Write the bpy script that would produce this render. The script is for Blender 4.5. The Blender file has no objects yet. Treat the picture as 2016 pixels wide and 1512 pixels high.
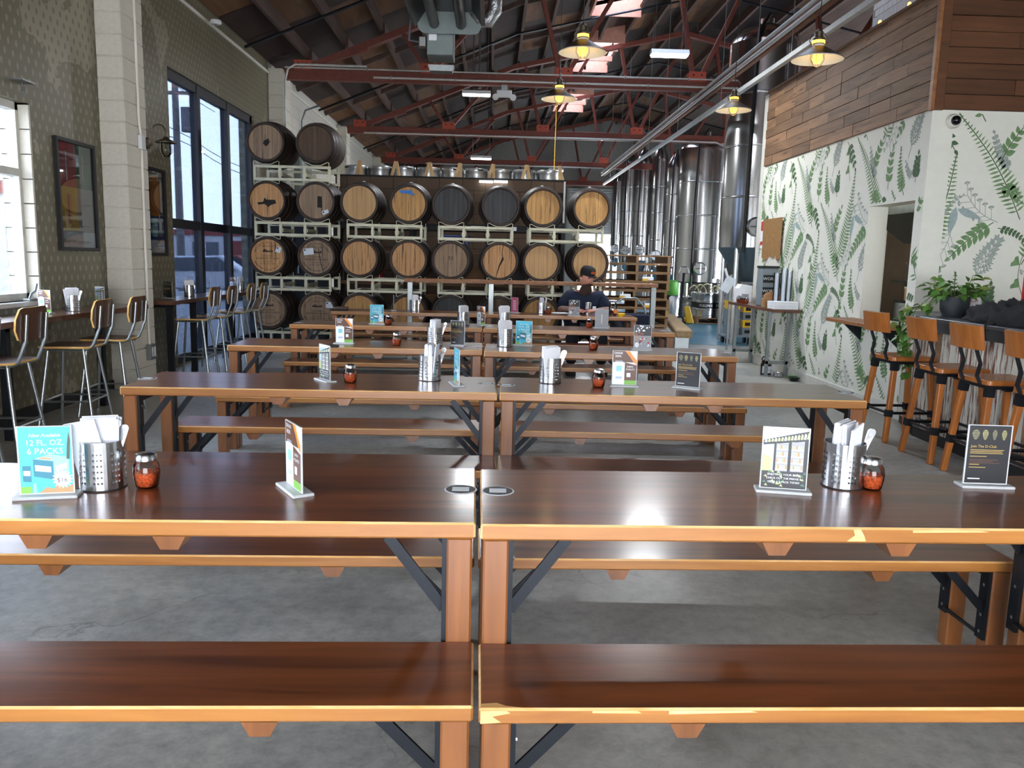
import bpy, bmesh, math, random
from mathutils import Vector, Matrix
random.seed(7)
R_ = math.radians
scn = bpy.context.scene
col = scn.collection

# ------------------------------------------------------------------ camera
CAM_H, FPX = 1.40, 1600.0
yaw, pitch, roll = .0265, .1511, -.024
F = Vector((math.sin(yaw)*math.cos(pitch), math.cos(yaw)*math.cos(pitch), -math.sin(pitch)))
Rt = Vector((math.cos(yaw), -math.sin(yaw), 0)); Dn = F.cross(Rt)
Rt, Dn = (math.cos(roll)*Rt+math.sin(roll)*Dn, math.cos(roll)*Dn-math.sin(roll)*Rt)
CP = Vector((0, 0, CAM_H))
cam_d = bpy.data.cameras.new('camera'); cam = bpy.data.objects.new('camera', cam_d); col.objects.link(cam)
cam_d.sensor_fit = 'HORIZONTAL'; cam_d.sensor_width = 36; cam_d.lens = FPX/2016*36
cam_d.clip_start = .05; cam_d.clip_end = 400
mw = Matrix.Identity(4)
for i in range(3):
    mw[i][0] = Rt[i]; mw[i][1] = -Dn[i]; mw[i][2] = -F[i]; mw[i][3] = CP[i]
cam.matrix_world = mw
scn.camera = cam
# a photo pixel gives a direction; the plane it touches gives the distance
def ray(x, y): return F+Rt*((x-1008)/FPX)+Dn*((y-756)/FPX)
def PX(x, y, X): d = ray(x, y); return CP+d*(X/d.x)
def PY(x, y, Y): d = ray(x, y); return CP+d*(Y/d.y)
def PZ(x, y, Z=0.): d = ray(x, y); return CP+d*((Z-CAM_H)/d.z)

# ------------------------------------------------------------------ world, exposure
def lin(c):
    return tuple(((v/255)/12.92 if v/255 <= .04045 else ((v/255+.055)/1.055)**2.4) for v in c)
world = bpy.data.worlds.new('world'); scn.world = world; world.use_nodes = True
wn = world.node_tree.nodes; wl = world.node_tree.links
bg = wn['Background']
tc = wn.new('ShaderNodeTexCoord'); sp = wn.new('ShaderNodeSeparateXYZ'); rmp = wn.new('ShaderNodeValToRGB')
wl.new(tc.outputs['Generated'], sp.inputs[0]); wl.new(sp.outputs['Z'], rmp.inputs[0])
rmp.color_ramp.elements[0].color = (.93, .95, 1, 1); rmp.color_ramp.elements[1].color = (.62, .75, 1, 1)
rmp.color_ramp.elements[1].position = .8
wl.new(rmp.outputs[0], bg.inputs[0]); bg.inputs[1].default_value = 14.0
vs = scn.view_settings
vs.view_transform = 'Standard'; vs.look = 'None'; vs.gamma = 1; vs.use_curve_mapping = False; vs.exposure = 0.72
scn.cycles.use_denoising = True
scn.cycles.sample_clamp_indirect = 8

def portal(name, loc, rot, sx, sy):
    l = bpy.data.lights.new(name, 'AREA'); l.shape = 'RECTANGLE'; l.size = sx; l.size_y = sy
    l.cycles.is_portal = True
    o = bpy.data.objects.new(name, l); o.location = loc; o.rotation_euler = rot; col.objects.link(o)
portal('window_daylight', (-3.98, 11.75, 1.8), (0, R_(-90), 0), 3.5, 3.5)
portal('window_daylight', (-3.98, 5.3, 1.78), (0, R_(-90), 0), 1.6, 3.5)
portal('window_daylight', (-3.98, 0, 1.78), (0, R_(-90), 0), 1.6, 4)  # for the added window behind the camera
portal('opening_daylight', (12.7, 18.5, 1.5), (0, R_(90), 0), 3.0, 5)  # for the added opening in the tank-side wall
portal('opening_daylight', (0.5, -4.1, 1.35), (R_(90), 0, R_(180)), 4.6, 2.7)
for y in (10.4, 16.4, 21.5, 27.5): portal('skylight_daylight', (2.45, y, 6.75), (0, 0, 0), 1.0, 3.0)  # the nearest serves the added, unseen skylight

# ------------------------------------------------------------------ materials
MATS = {}
def newmat(name):
    m = bpy.data.materials.new(name); m.use_nodes = True
    nt = m.node_tree; b = nt.nodes['Principled BSDF']
    MATS[name] = m
    return m, nt, b
def N(nt, t, **kw):
    n = nt.nodes.new(t)
    for k, v in kw.items(): setattr(n, k, v)
    return n
def coords(nt, scale=(1, 1, 1), rot=(0, 0, 0), kind='Object', loc=(0, 0, 0)):
    t = N(nt, 'ShaderNodeTexCoord'); mp = N(nt, 'ShaderNodeMapping')
    mp.inputs['Scale'].default_value = scale; mp.inputs['Rotation'].default_value = rot; mp.inputs['Location'].default_value = loc
    if kind == 'World':
        g = N(nt, 'ShaderNodeNewGeometry'); nt.links.new(g.outputs['Position'], mp.inputs[0])
    else: nt.links.new(t.outputs[kind], mp.inputs[0])
    return mp.outputs[0]
def ramp(nt, fac, stops):
    r = N(nt, 'ShaderNodeValToRGB'); nt.links.new(fac, r.inputs[0]); e = r.color_ramp.elements
    while len(e) < len(stops): e.new(.5)
    for i, (p, c) in enumerate(stops): e[i].position = p; e[i].color = (*c, 1)
    return r.outputs[0]
def noise(nt, vec, scale, detail=4, rough=.55, dist=0):
    n = N(nt, 'ShaderNodeTexNoise'); n.inputs['Scale'].default_value = scale; n.inputs['Detail'].default_value = detail
    n.inputs['Roughness'].default_value = rough; n.inputs['Distortion'].default_value = dist
    nt.links.new(vec, n.inputs['Vector']); return n.outputs['Fac']
def bump(nt, b, h, strength=.2, dist=.01):
    n = N(nt, 'ShaderNodeBump'); n.inputs['Strength'].default_value = strength; n.inputs['Distance'].default_value = dist
    nt.links.new(h, n.inputs['Height']); nt.links.new(n.outputs[0], b.inputs['Normal'])
def mixc(nt, fac, a, b_, mode='MIX'):
    n = N(nt, 'ShaderNodeMix', data_type='RGBA', blend_type=mode)
    for s, v in ((n.inputs[0], fac), (n.inputs[6], a), (n.inputs[7], b_)):
        if hasattr(v, 'links'): nt.links.new(v, s)
        elif isinstance(v, (int, float)): s.default_value = v
        else: s.default_value = (*v, 1)
    return n.outputs[2]
def math_(nt, op, a, b_=None):
    n = N(nt, 'ShaderNodeMath', operation=op)
    for s, v in ((n.inputs[0], a), (n.inputs[1], b_)):
        if v is None: continue
        if hasattr(v, 'links'): nt.links.new(v, s)
        else: s.default_value = v
    return n.outputs[0]
def plain(name, c, rough=.5, metal=0, var=.12, nscale=12, spec=.5, bmp=0, bscale=60, coat=0, rand=0, alpha=None):
    m, nt, b = newmat(name); c = lin(c)
    v = coords(nt)
    n = noise(nt, v, nscale, 3)
    lo = tuple(max(0, x*(1-var)) for x in c); hi = tuple(min(1, x*(1+var)) for x in c)
    colr = ramp(nt, n, [(.3, lo), (.7, hi)])
    if rand:
        oi = N(nt, 'ShaderNodeObjectInfo'); h = N(nt, 'ShaderNodeHueSaturation')
        nt.links.new(colr, h.inputs['Color'])
        nt.links.new(math_(nt, 'MULTIPLY_ADD', oi.outputs['Random'], rand), h.inputs['Value'])
        h.inputs['Value'].links[0].from_node.inputs[2].default_value = 1-rand/2
        colr = h.outputs[0]
    nt.links.new(colr, b.inputs['Base Color'])
    b.inputs['Roughness'].default_value = rough; b.inputs['Metallic'].default_value = metal
    b.inputs['Specular IOR Level'].default_value = spec; b.inputs['Coat Weight'].default_value = coat
    b.inputs['Coat Roughness'].default_value = .08
    if bmp: bump(nt, b, noise(nt, v, bscale, 4), bmp, .01)
    return m
def emit(name, c, s):
    m, nt, b = newmat(name)
    b.inputs['Base Color'].default_value = (*lin(c), 1)
    b.inputs['Emission Color'].default_value = (*lin(c), 1); b.inputs['Emission Strength'].default_value = s
    return m
def wood(name, c1, c2, scale=(1.5, 18, 18), rough=.35, knots=True, coat=0, rand=0, wear=None, kind='Object', bmp=.06, coat_r=.12):
    m, nt, b = newmat(name); c1, c2 = lin(c1), lin(c2)
    v = coords(nt, scale, kind=kind)
    if rand:
        oi = N(nt, 'ShaderNodeObjectInfo'); ad = N(nt, 'ShaderNodeVectorMath', operation='ADD')
        cmb = N(nt, 'ShaderNodeCombineXYZ'); nt.links.new(math_(nt, 'MULTIPLY', oi.outputs['Random'], 50), cmb.inputs[0])
        nt.links.new(math_(nt, 'MULTIPLY', oi.outputs['Random'], 31), cmb.inputs[2])
        nt.links.new(v, ad.inputs[0]); nt.links.new(cmb.outputs[0], ad.inputs[1]); v = ad.outputs[0]
    n1 = noise(nt, v, 1.0, 6, .6, .6)
    c = ramp(nt, n1, [(.3, c1), (.72, c2)])
    if knots:
        vk = coords(nt, (3, 7, 7), kind=kind); vo = N(nt, 'ShaderNodeTexVoronoi'); vo.inputs['Scale'].default_value = .8
        nt.links.new(vk, vo.inputs['Vector'])
        k = ramp(nt, vo.outputs['Distance'], [(.05, (0, 0, 0)), (.16, (1, 1, 1))])
        c = mixc(nt, .55, c, mixc(nt, 1.0, c, k, 'MULTIPLY'))
    if rand:
        h = N(nt, 'ShaderNodeHueSaturation'); nt.links.new(c, h.inputs['Color'])
        mm = N(nt, 'ShaderNodeMath', operation='MULTIPLY_ADD'); nt.links.new(oi.outputs['Random'], mm.inputs[0])
        mm.inputs[1].default_value = rand; mm.inputs[2].default_value = 1-rand/2
        nt.links.new(mm.outputs[0], h.inputs['Value']); c = h.outputs[0]
    if wear:
        wn_ = noise(nt, v, 1.7, 5, .62)
        c = mixc(nt, ramp(nt, wn_, [(wear[1], (0, 0, 0)), (wear[1]+.08, (1, 1, 1))]), c, lin(wear[0]))
    nt.links.new(c, b.inputs['Base Color'])
    b.inputs['Roughness'].default_value = rough
    b.inputs['Coat Weight'].default_value = coat; b.inputs['Coat Roughness'].default_value = coat_r
    if bmp: bump(nt, b, n1, bmp, .01)
    return m

wood('tabletop_wood', (72, 33, 14), (134, 72, 34), (1.0, 13, 13), .34, True, .5, rand=.16, bmp=.06, coat_r=.15)
wood('amber_wood', (140, 86, 34), (174, 116, 54), (1.5, 20, 20), .38, True, .3, rand=.12)
wood('worn_edge', (206, 150, 80), (232, 196, 140), (6, 30, 30), .5, False, 0)
wood('leg_wood', (106, 62, 28), (140, 86, 42), (14, 14, 1.2), .36, False, .35, rand=.15)
plain('black_steel', (30, 33, 38), .42, .6, .15)
plain('bolt_steel', (190, 190, 190), .3, 1, .05)
plain('brushed_steel', (196, 198, 200), .26, 1, .06)
plain('galvanised', (150, 156, 156), .38, .9, .12, 8)
plain('chair_steel', (172, 180, 182), .3, .9, .06)
plain('pipe_pale', (196, 198, 194), .4, .25, .08)
plain('dark_bronze', (96, 86, 72), .4, .8, .15)
plain('white_plastic', (222, 224, 224), .4, 0, .03)
plain('white_paper', (232, 234, 238), .75, 0, .03)
plain('white_enamel', (224, 220, 208), .35, 0, .03)
plain('black_matte', (22, 22, 24), .6, 0, .2)
plain('near_black', (10, 10, 11), .7, 0, .2)
plain('navy_cloth', (28, 38, 60), .9, 0, .25, 40, bmp=.3, bscale=200)
plain('dark_jeans', (30, 32, 40), .9, 0, .25, 60)
plain('black_cloth', (20, 20, 23), .85, 0, .3, 20, bmp=.25, bscale=40)
plain('skin', (196, 138, 116), .5, 0, .1, 30)
plain('tattoo_skin', (142, 112, 100), .5, 0, .35, 35)
plain('beard_hair', (62, 42, 30), .8, 0, .4, 60, bmp=.6, bscale=120)
plain('orange_print', (206, 96, 44), .6, 0, .05)
plain('chain_yellow', (222, 178, 30), .5, 0, .08)
plain('crate_yellow', (236, 186, 30), .45, 0, .05)
plain('crate_grey', (128, 138, 144), .5, 0, .06)
plain('blue_plastic', (26, 52, 130), .4, 0, .06)
plain('green_plastic', (90, 170, 70), .5, 0, .08)
plain('red_plastic', (170, 28, 32), .5, 0, .08)
plain('kraft_paper', (168, 126, 84), .8, 0, .1)
plain('carton', (132, 98, 66), .85, 0, .12)
plain('rack_cream', (206, 204, 178), .45, .1, .08, 20)
plain('steel_hoop', (52, 44, 40), .5, .6, .3, 30)
wood('stave_wood', (38, 28, 22), (66, 50, 40), (10, 1.5, 10), .65, False, rand=.2)
wood('oak_pale', (176, 136, 88), (206, 168, 116), (14, 3, 1.0), .6, False, rand=.14)
wood('oak_gold', (168, 122, 66), (206, 160, 96), (14, 3, 1.0), .6, False, rand=.16, wear=((96, 64, 34), .60))
wood('oak_streaked', (176, 128, 78), (208, 160, 108), (26, 3, .8), .6, False, rand=.14, wear=((70, 44, 26), .57))
wood('oak_grey', (120, 100, 80), (168, 142, 114), (14, 3, 1.0), .7, False, rand=.16, wear=((66, 56, 48), .6))
wood('oak_dark', (60, 46, 36), (104, 82, 62), (14, 3, 1.0), .7, False, rand=.2)
wood('oak_black', (34, 36, 38), (58, 60, 62), (14, 3, 1.0), .6, False, rand=.2)
plain('barrel_ink', (28, 24, 22), .8)
plain('label_white', (214, 222, 230), .6, 0, .04)
plain('blue_tape', (40, 120, 200), .6)
wood('pallet_wood', (108, 82, 58), (160, 126, 90), (3, 14, 14), .8, False, rand=.35)
wood('pine', (190, 150, 100), (222, 188, 138), (10, 10, 2), .7, False, rand=.15)
wood('walnut_ply', (70, 44, 30), (104, 68, 46), (16, 16, 2), .35, False, .3, rand=.1)
wood('ply_edge', (216, 164, 86), (236, 196, 118), (10, 10, 20), .4, False)
wood('counter_wood', (72, 42, 26), (112, 70, 44), (14, 1.2, 14), .3, True, .4, bmp=.04)
wood('stool_wood', (136, 76, 26), (176, 106, 44), (14, 14, 2), .4, False, .2, rand=.12)
wood('ledge_wood', (126, 80, 48), (170, 116, 72), (14, 1.4, 14), .5, True)
wood('clad_wood', (100, 76, 56), (150, 114, 84), (10, 1.2, 14), .65, True, rand=.55, wear=((78, 54, 38), .6))
wood('clad_front', (76, 46, 26), (108, 68, 40), (1.0, 10, 12), .55, True, rand=.2)
wood('barn_wood', (176, 172, 158), (212, 208, 196), (16, 16, 1.6), .8, False, rand=.35, wear=((104, 66, 52), .5))
wood('ceiling_ply', (34, 17, 12), (52, 29, 19), (8, 1, 8), .75, False, rand=.5)
wood('ceiling_bare', (86, 56, 32), (120, 82, 50), (8, 1, 8), .75, False, rand=.3)
wood('joist_wood', (66, 48, 42), (96, 76, 66), (8, 1, 8), .7, False, rand=.3)
plain('truss_red', (112, 54, 42), .6, .1, .15)
plain('gusset_red', (170, 72, 50), .6, 0, .1)
plain('curb_red', (206, 150, 130), .7, 0, .1)
plain('timber_brown', (122, 80, 54), .7, 0, .2)
plain('baseboard_white', (212, 212, 204), .55, 0, .06)
plain('plaster_white', (214, 212, 202), .7, 0, .04)
plain('block_cream', (206, 202, 188), .7, 0, .05, 30, bmp=.12, bscale=50)
plain('cooler_block', (92, 74, 58), .8, 0, .1, 25, rand=.2, bmp=.1)
plain('mortar_dark', (30, 24, 20), .9)
plain('white_tile', (214, 212, 206), .3, 0, .04, rand=.06)
plain('grout', (150, 148, 142), .9)
plain('frame_dark', (44, 46, 52), .5, .3, .12)
plain('window_white', (200, 198, 188), .5, 0, .08)
plain('bar_metal', (112, 116, 120), .35, .7, .12, 6)
plain('pot_dark', (52, 56, 60), .6, 0, .1)
plain('leaf_green', (84, 128, 52), .45, 0, .3, 14, rand=.5)
plain('leaf_yellow', (156, 176, 90), .45, 0, .25, 14)
plain('stem_green', (92, 110, 60), .6)
plain('wp_green', (112, 144, 98), .8, 0, .22, 30)
plain('wp_dark', (78, 106, 74), .8, 0, .2, 30)
plain('wp_grey', (156, 166, 158), .8, 0, .14, 30)
plain('wp_blue', (156, 174, 172), .8, 0, .12, 30)
plain('burlap', (150, 112, 66), .95, 0, .3, 50, bmp=.6, bscale=180)
plain('asphalt', (124, 124, 124), .9, 0, .1)
plain('facade_white', (164, 164, 168), .8, 0, .04)
plain('facade_red', (112, 48, 44), .8, 0, .06)
plain('facade_grey', (92, 92, 96), .8, 0, .06)
plain('car_white', (172, 174, 180), .3, .2, .03)
plain('car_glass', (50, 60, 72), .15, 0, .05)
plain('pole_wood', (96, 92, 90), .8)
plain('hill_green', (134, 144, 120), .9, 0, .15, .05)
plain('amber_bowl', (36, 44, 40), .2)
plain('brown_glass', (34, 20, 14), .12, 0, .1, coat=.6)
plain('chili_flakes', (206, 84, 30), .7, 0, .6, 160, bmp=.8, bscale=250)
plain('silver_foil', (190, 194, 198), .3, 1, .1, 30, bmp=1.0, bscale=40)
plain('heater_grey', (112, 122, 120), .4, .4, .06)
plain('heater_tube', (64, 62, 60), .45, .7, .15)
plain('tank_steel', (200, 202, 204), .2, 1, .04, 3)
plain('tank_jacket', (72, 90, 100), .5, .1, .08)
plain('hose_cream', (206, 200, 160), .6)
plain('hose_black', (22, 22, 24), .5)
plain('keg_steel', (166, 168, 168), .36, .95, .14, 10)
plain('tan_top', (158, 134, 100), .9, 0, .2, 20, bmp=.4)
plain('grey_cloth', (150, 134, 134), .9)
plain('black_glass', (14, 16, 22), .15)
plain('purple_screen', (40, 34, 120), .4)
def mk_print(n, c, r=.45): return plain('print_'+n, c, r, 0, .03)
for n_, c_ in dict(blue=(70, 178, 200), blue_dk=(42, 120, 140), blue_lt=(140, 206, 216), white=(236, 240, 242), brown=(96, 64, 48),
                   orange=(226, 136, 50), green=(120, 178, 70), black=(30, 30, 34), gold=(190, 160, 90), hop=(112, 112, 84), hop_lt=(138, 134, 92), sky=(176, 196, 236),
                   grey=(150, 152, 156), dkgreen=(50, 70, 56), ltgreen=(170, 186, 130), tan=(176, 140, 96), pink=(196, 90, 120),
                   red=(196, 56, 52), yellow=(222, 176, 50), forest=(66, 110, 84), stone=(176, 170, 160), cobalt=(40, 76, 140)).items(): mk_print(n_, c_)

def glassy(name, tint, rough=.02, refl=1.0, dens=1.0):
    # thin pane: tinted transparency plus a mirror reflection by angle
    m, nt, b = newmat(name); nt.nodes.remove(b); out = nt.nodes['Material Output']
    t = N(nt, 'ShaderNodeBsdfTransparent'); t.inputs[0].default_value = (*tint, 1)
    g = N(nt, 'ShaderNodeBsdfGlossy'); g.inputs['Roughness'].default_value = rough
    fr = N(nt, 'ShaderNodeFresnel'); fr.inputs[0].default_value = 1.45
    mx = N(nt, 'ShaderNodeMixShader'); nt.links.new(math_(nt, 'MULTIPLY', fr.outputs[0], refl), mx.inputs[0])
    nt.links.new(t.outputs[0], mx.inputs[1]); nt.links.new(g.outputs[0], mx.inputs[2]); nt.links.new(mx.outputs[0], out.inputs[0])
    return m
glassy('window_tinted', (.25, .28, .33), refl=.45)
glassy('window_clear', (.82, .84, .86), refl=.6)
glassy('clear_glass', (.86, .9, .88), .03)
glassy('clear_cup', (.93, .95, .98), .1)
glassy('amber_beer', (.6, .2, .05), .1)

m = glassy('frosted_acrylic', (.80, .84, .84), .15); nt = m.node_tree; out = nt.nodes['Material Output']; last = out.inputs[0].links[0].from_socket
df = N(nt, 'ShaderNodeBsdfDiffuse'); df.inputs[0].default_value = (.85, .88, .88, 1); mx = N(nt, 'ShaderNodeMixShader'); mx.inputs[0].default_value = .6
nt.links.new(last, mx.inputs[1]); nt.links.new(df.outputs[0], mx.inputs[2]); nt.links.new(mx.outputs[0], out.inputs[0])
# concrete floor
m, nt, b = newmat('concrete')
v = coords(nt, kind='World'); n1 = noise(nt, v, 1.1, 8, .62, .4); n2 = noise(nt, v, 14, 10, .78); n3 = noise(nt, v, .35, 3)
c = ramp(nt, n1, [(.28, lin((136, 138, 134))), (.52, lin((174, 176, 170))), (.75, lin((204, 203, 192)))])
c = mixc(nt, .62, c, ramp(nt, n2, [(.32, (.3, .3, .3)), (.6, (1, 1, 1))]), 'MULTIPLY')
c = mixc(nt, ramp(nt, n3, [(.45, (0, 0, 0)), (.65, (.5, .5, .5))]), c, lin((150, 140, 118)))
vo = N(nt, 'ShaderNodeTexVoronoi', feature='DISTANCE_TO_EDGE'); vo.inputs['Scale'].default_value = .75
vd = N(nt, 'ShaderNodeVectorMath', operation='ADD'); nz = N(nt, 'ShaderNodeTexNoise'); nz.inputs['Scale'].default_value = 2.2; nz.inputs['Detail'].default_value = 6
nt.links.new(v, nz.inputs['Vector']); nt.links.new(v, vd.inputs[0]); nt.links.new(nz.outputs['Color'], vd.inputs[1]); nt.links.new(vd.outputs[0], vo.inputs['Vector'])
ck = ramp(nt, vo.outputs['Distance'], [(0, (0, 0, 0)), (.006, (1, 1, 1))])
gate = ramp(nt, noise(nt, v, .8, 3), [(.5, (0, 0, 0)), (.58, (.75, .75, .75))])
c = mixc(nt, gate, c, mixc(nt, 1, c, ramp(nt, ck, [(0, (.45, .45, .45)), (1, (1, 1, 1))]), 'MULTIPLY'))
nt.links.new(c, b.inputs['Base Color'])
nt.links.new(ramp(nt, n1, [(.3, (.28, .28, .28)), (.7, (.5, .5, .5))]), b.inputs['Roughness']); bump(nt, b, n2, .1, .004)
m, nt, b = newmat('blue_epoxy')
v = coords(nt, kind='World'); n1 = noise(nt, v, 1.5, 6, .6)
nt.links.new(ramp(nt, n1, [(.4, lin((44, 112, 140))), (.62, lin((92, 138, 152)))]), b.inputs['Base Color']); b.inputs['Roughness'].default_value = .35

# left wall: dark olive paint with a stencil of pale drops, bare pale blotches with dark drops
m, nt, b = newmat('stencil_wall')
g = N(nt, 'ShaderNodeNewGeometry'); s = N(nt, 'ShaderNodeSeparateXYZ'); nt.links.new(g.outputs['Position'], s.inputs[0])
W_, H_ = .11, .085
yy = math_(nt, 'DIVIDE', s.outputs['Y'], W_); zz = math_(nt, 'DIVIDE', s.outputs['Z'], H_)
rowi = math_(nt, 'FLOOR', zz); odd = math_(nt, 'MULTIPLY', math_(nt, 'MODULO', math_(nt, 'ABSOLUTE', rowi), 2.0), .5)
fy = math_(nt, 'SUBTRACT', math_(nt, 'FRACT', math_(nt, 'ADD', yy, odd)), .5); fz = math_(nt, 'SUBTRACT', math_(nt, 'FRACT', zz), .5)
fy = math_(nt, 'MULTIPLY', fy, W_/.017); fz = math_(nt, 'MULTIPLY', fz, H_/.027)
d2 = math_(nt, 'ADD', math_(nt, 'MULTIPLY', fy, fy), math_(nt, 'MULTIPLY', fz, fz))
dot = math_(nt, 'LESS_THAN', d2, 1.0)
vw = coords(nt, kind='World')
bl = math_(nt, 'GREATER_THAN', noise(nt, vw, 1.15, 2, .5, .8), .63)
base = mixc(nt, bl, lin((112, 106, 84)), lin((150, 142, 122)))
drop = mixc(nt, bl, lin((142, 138, 118)), lin((114, 108, 88)))
c = mixc(nt, dot, base, drop)
c = mixc(nt, .35, c, mixc(nt, 1, c, ramp(nt, noise(nt, vw, 2, 5), [(.3, (.6, .6, .6)), (.7, (1, 1, 1))]), 'MULTIPLY'))
nt.links.new(c, b.inputs['Base Color']); b.inputs['Roughness'].default_value = .42
def cmu_bump(nt, b, strength=.5, bw=.4, bh=.2):
    v = coords(nt, kind='World', rot=(0, 0, 0)); s = N(nt, 'ShaderNodeSeparateXYZ'); nt.links.new(v, s.inputs[0])
    cb = N(nt, 'ShaderNodeCombineXYZ'); nt.links.new(s.outputs['Y'], cb.inputs[0]); nt.links.new(s.outputs['Z'], cb.inputs[1])
    br = N(nt, 'ShaderNodeTexBrick'); br.inputs['Scale'].default_value = 1; br.inputs['Brick Width'].default_value = bw; br.inputs['Row Height'].default_value = bh
    br.inputs['Mortar Size'].default_value = .006; br.inputs['Color1'].default_value = (1, 1, 1, 1); br.inputs['Color2'].default_value = (.97, .97, .97, 1); br.inputs['Mortar'].default_value = (.35, .35, .35, 1)
    nt.links.new(cb.outputs[0], br.inputs['Vector'])
    h = mixc(nt, .25, br.outputs['Color'], noise(nt, v, 30, 4))
    bump(nt, b, h, strength, .012); return br.outputs['Color']
cmu_bump(nt, b, .35)
m, nt, b = newmat('white_cmu')
bc = cmu_bump(nt, b, .6)
nt.links.new(mixc(nt, .35, lin((196, 194, 184)), mixc(nt, 1, lin((196, 194, 184)), bc, 'MULTIPLY')), b.inputs['Base Color']); b.inputs['Roughness'].default_value = .6
plain('wallpaper_ground', (226, 226, 214), .7, 0, .02)
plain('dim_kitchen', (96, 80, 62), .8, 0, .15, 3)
plain('far_wall', (150, 148, 142), .8, 0, .08)
emit('fluorescent', (248, 250, 255), 9)
emit('filament', (255, 190, 70), 2.2)
emit('string_bulb', (255, 150, 60), 6)
emit('led_strip', (250, 252, 255), 5)

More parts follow.
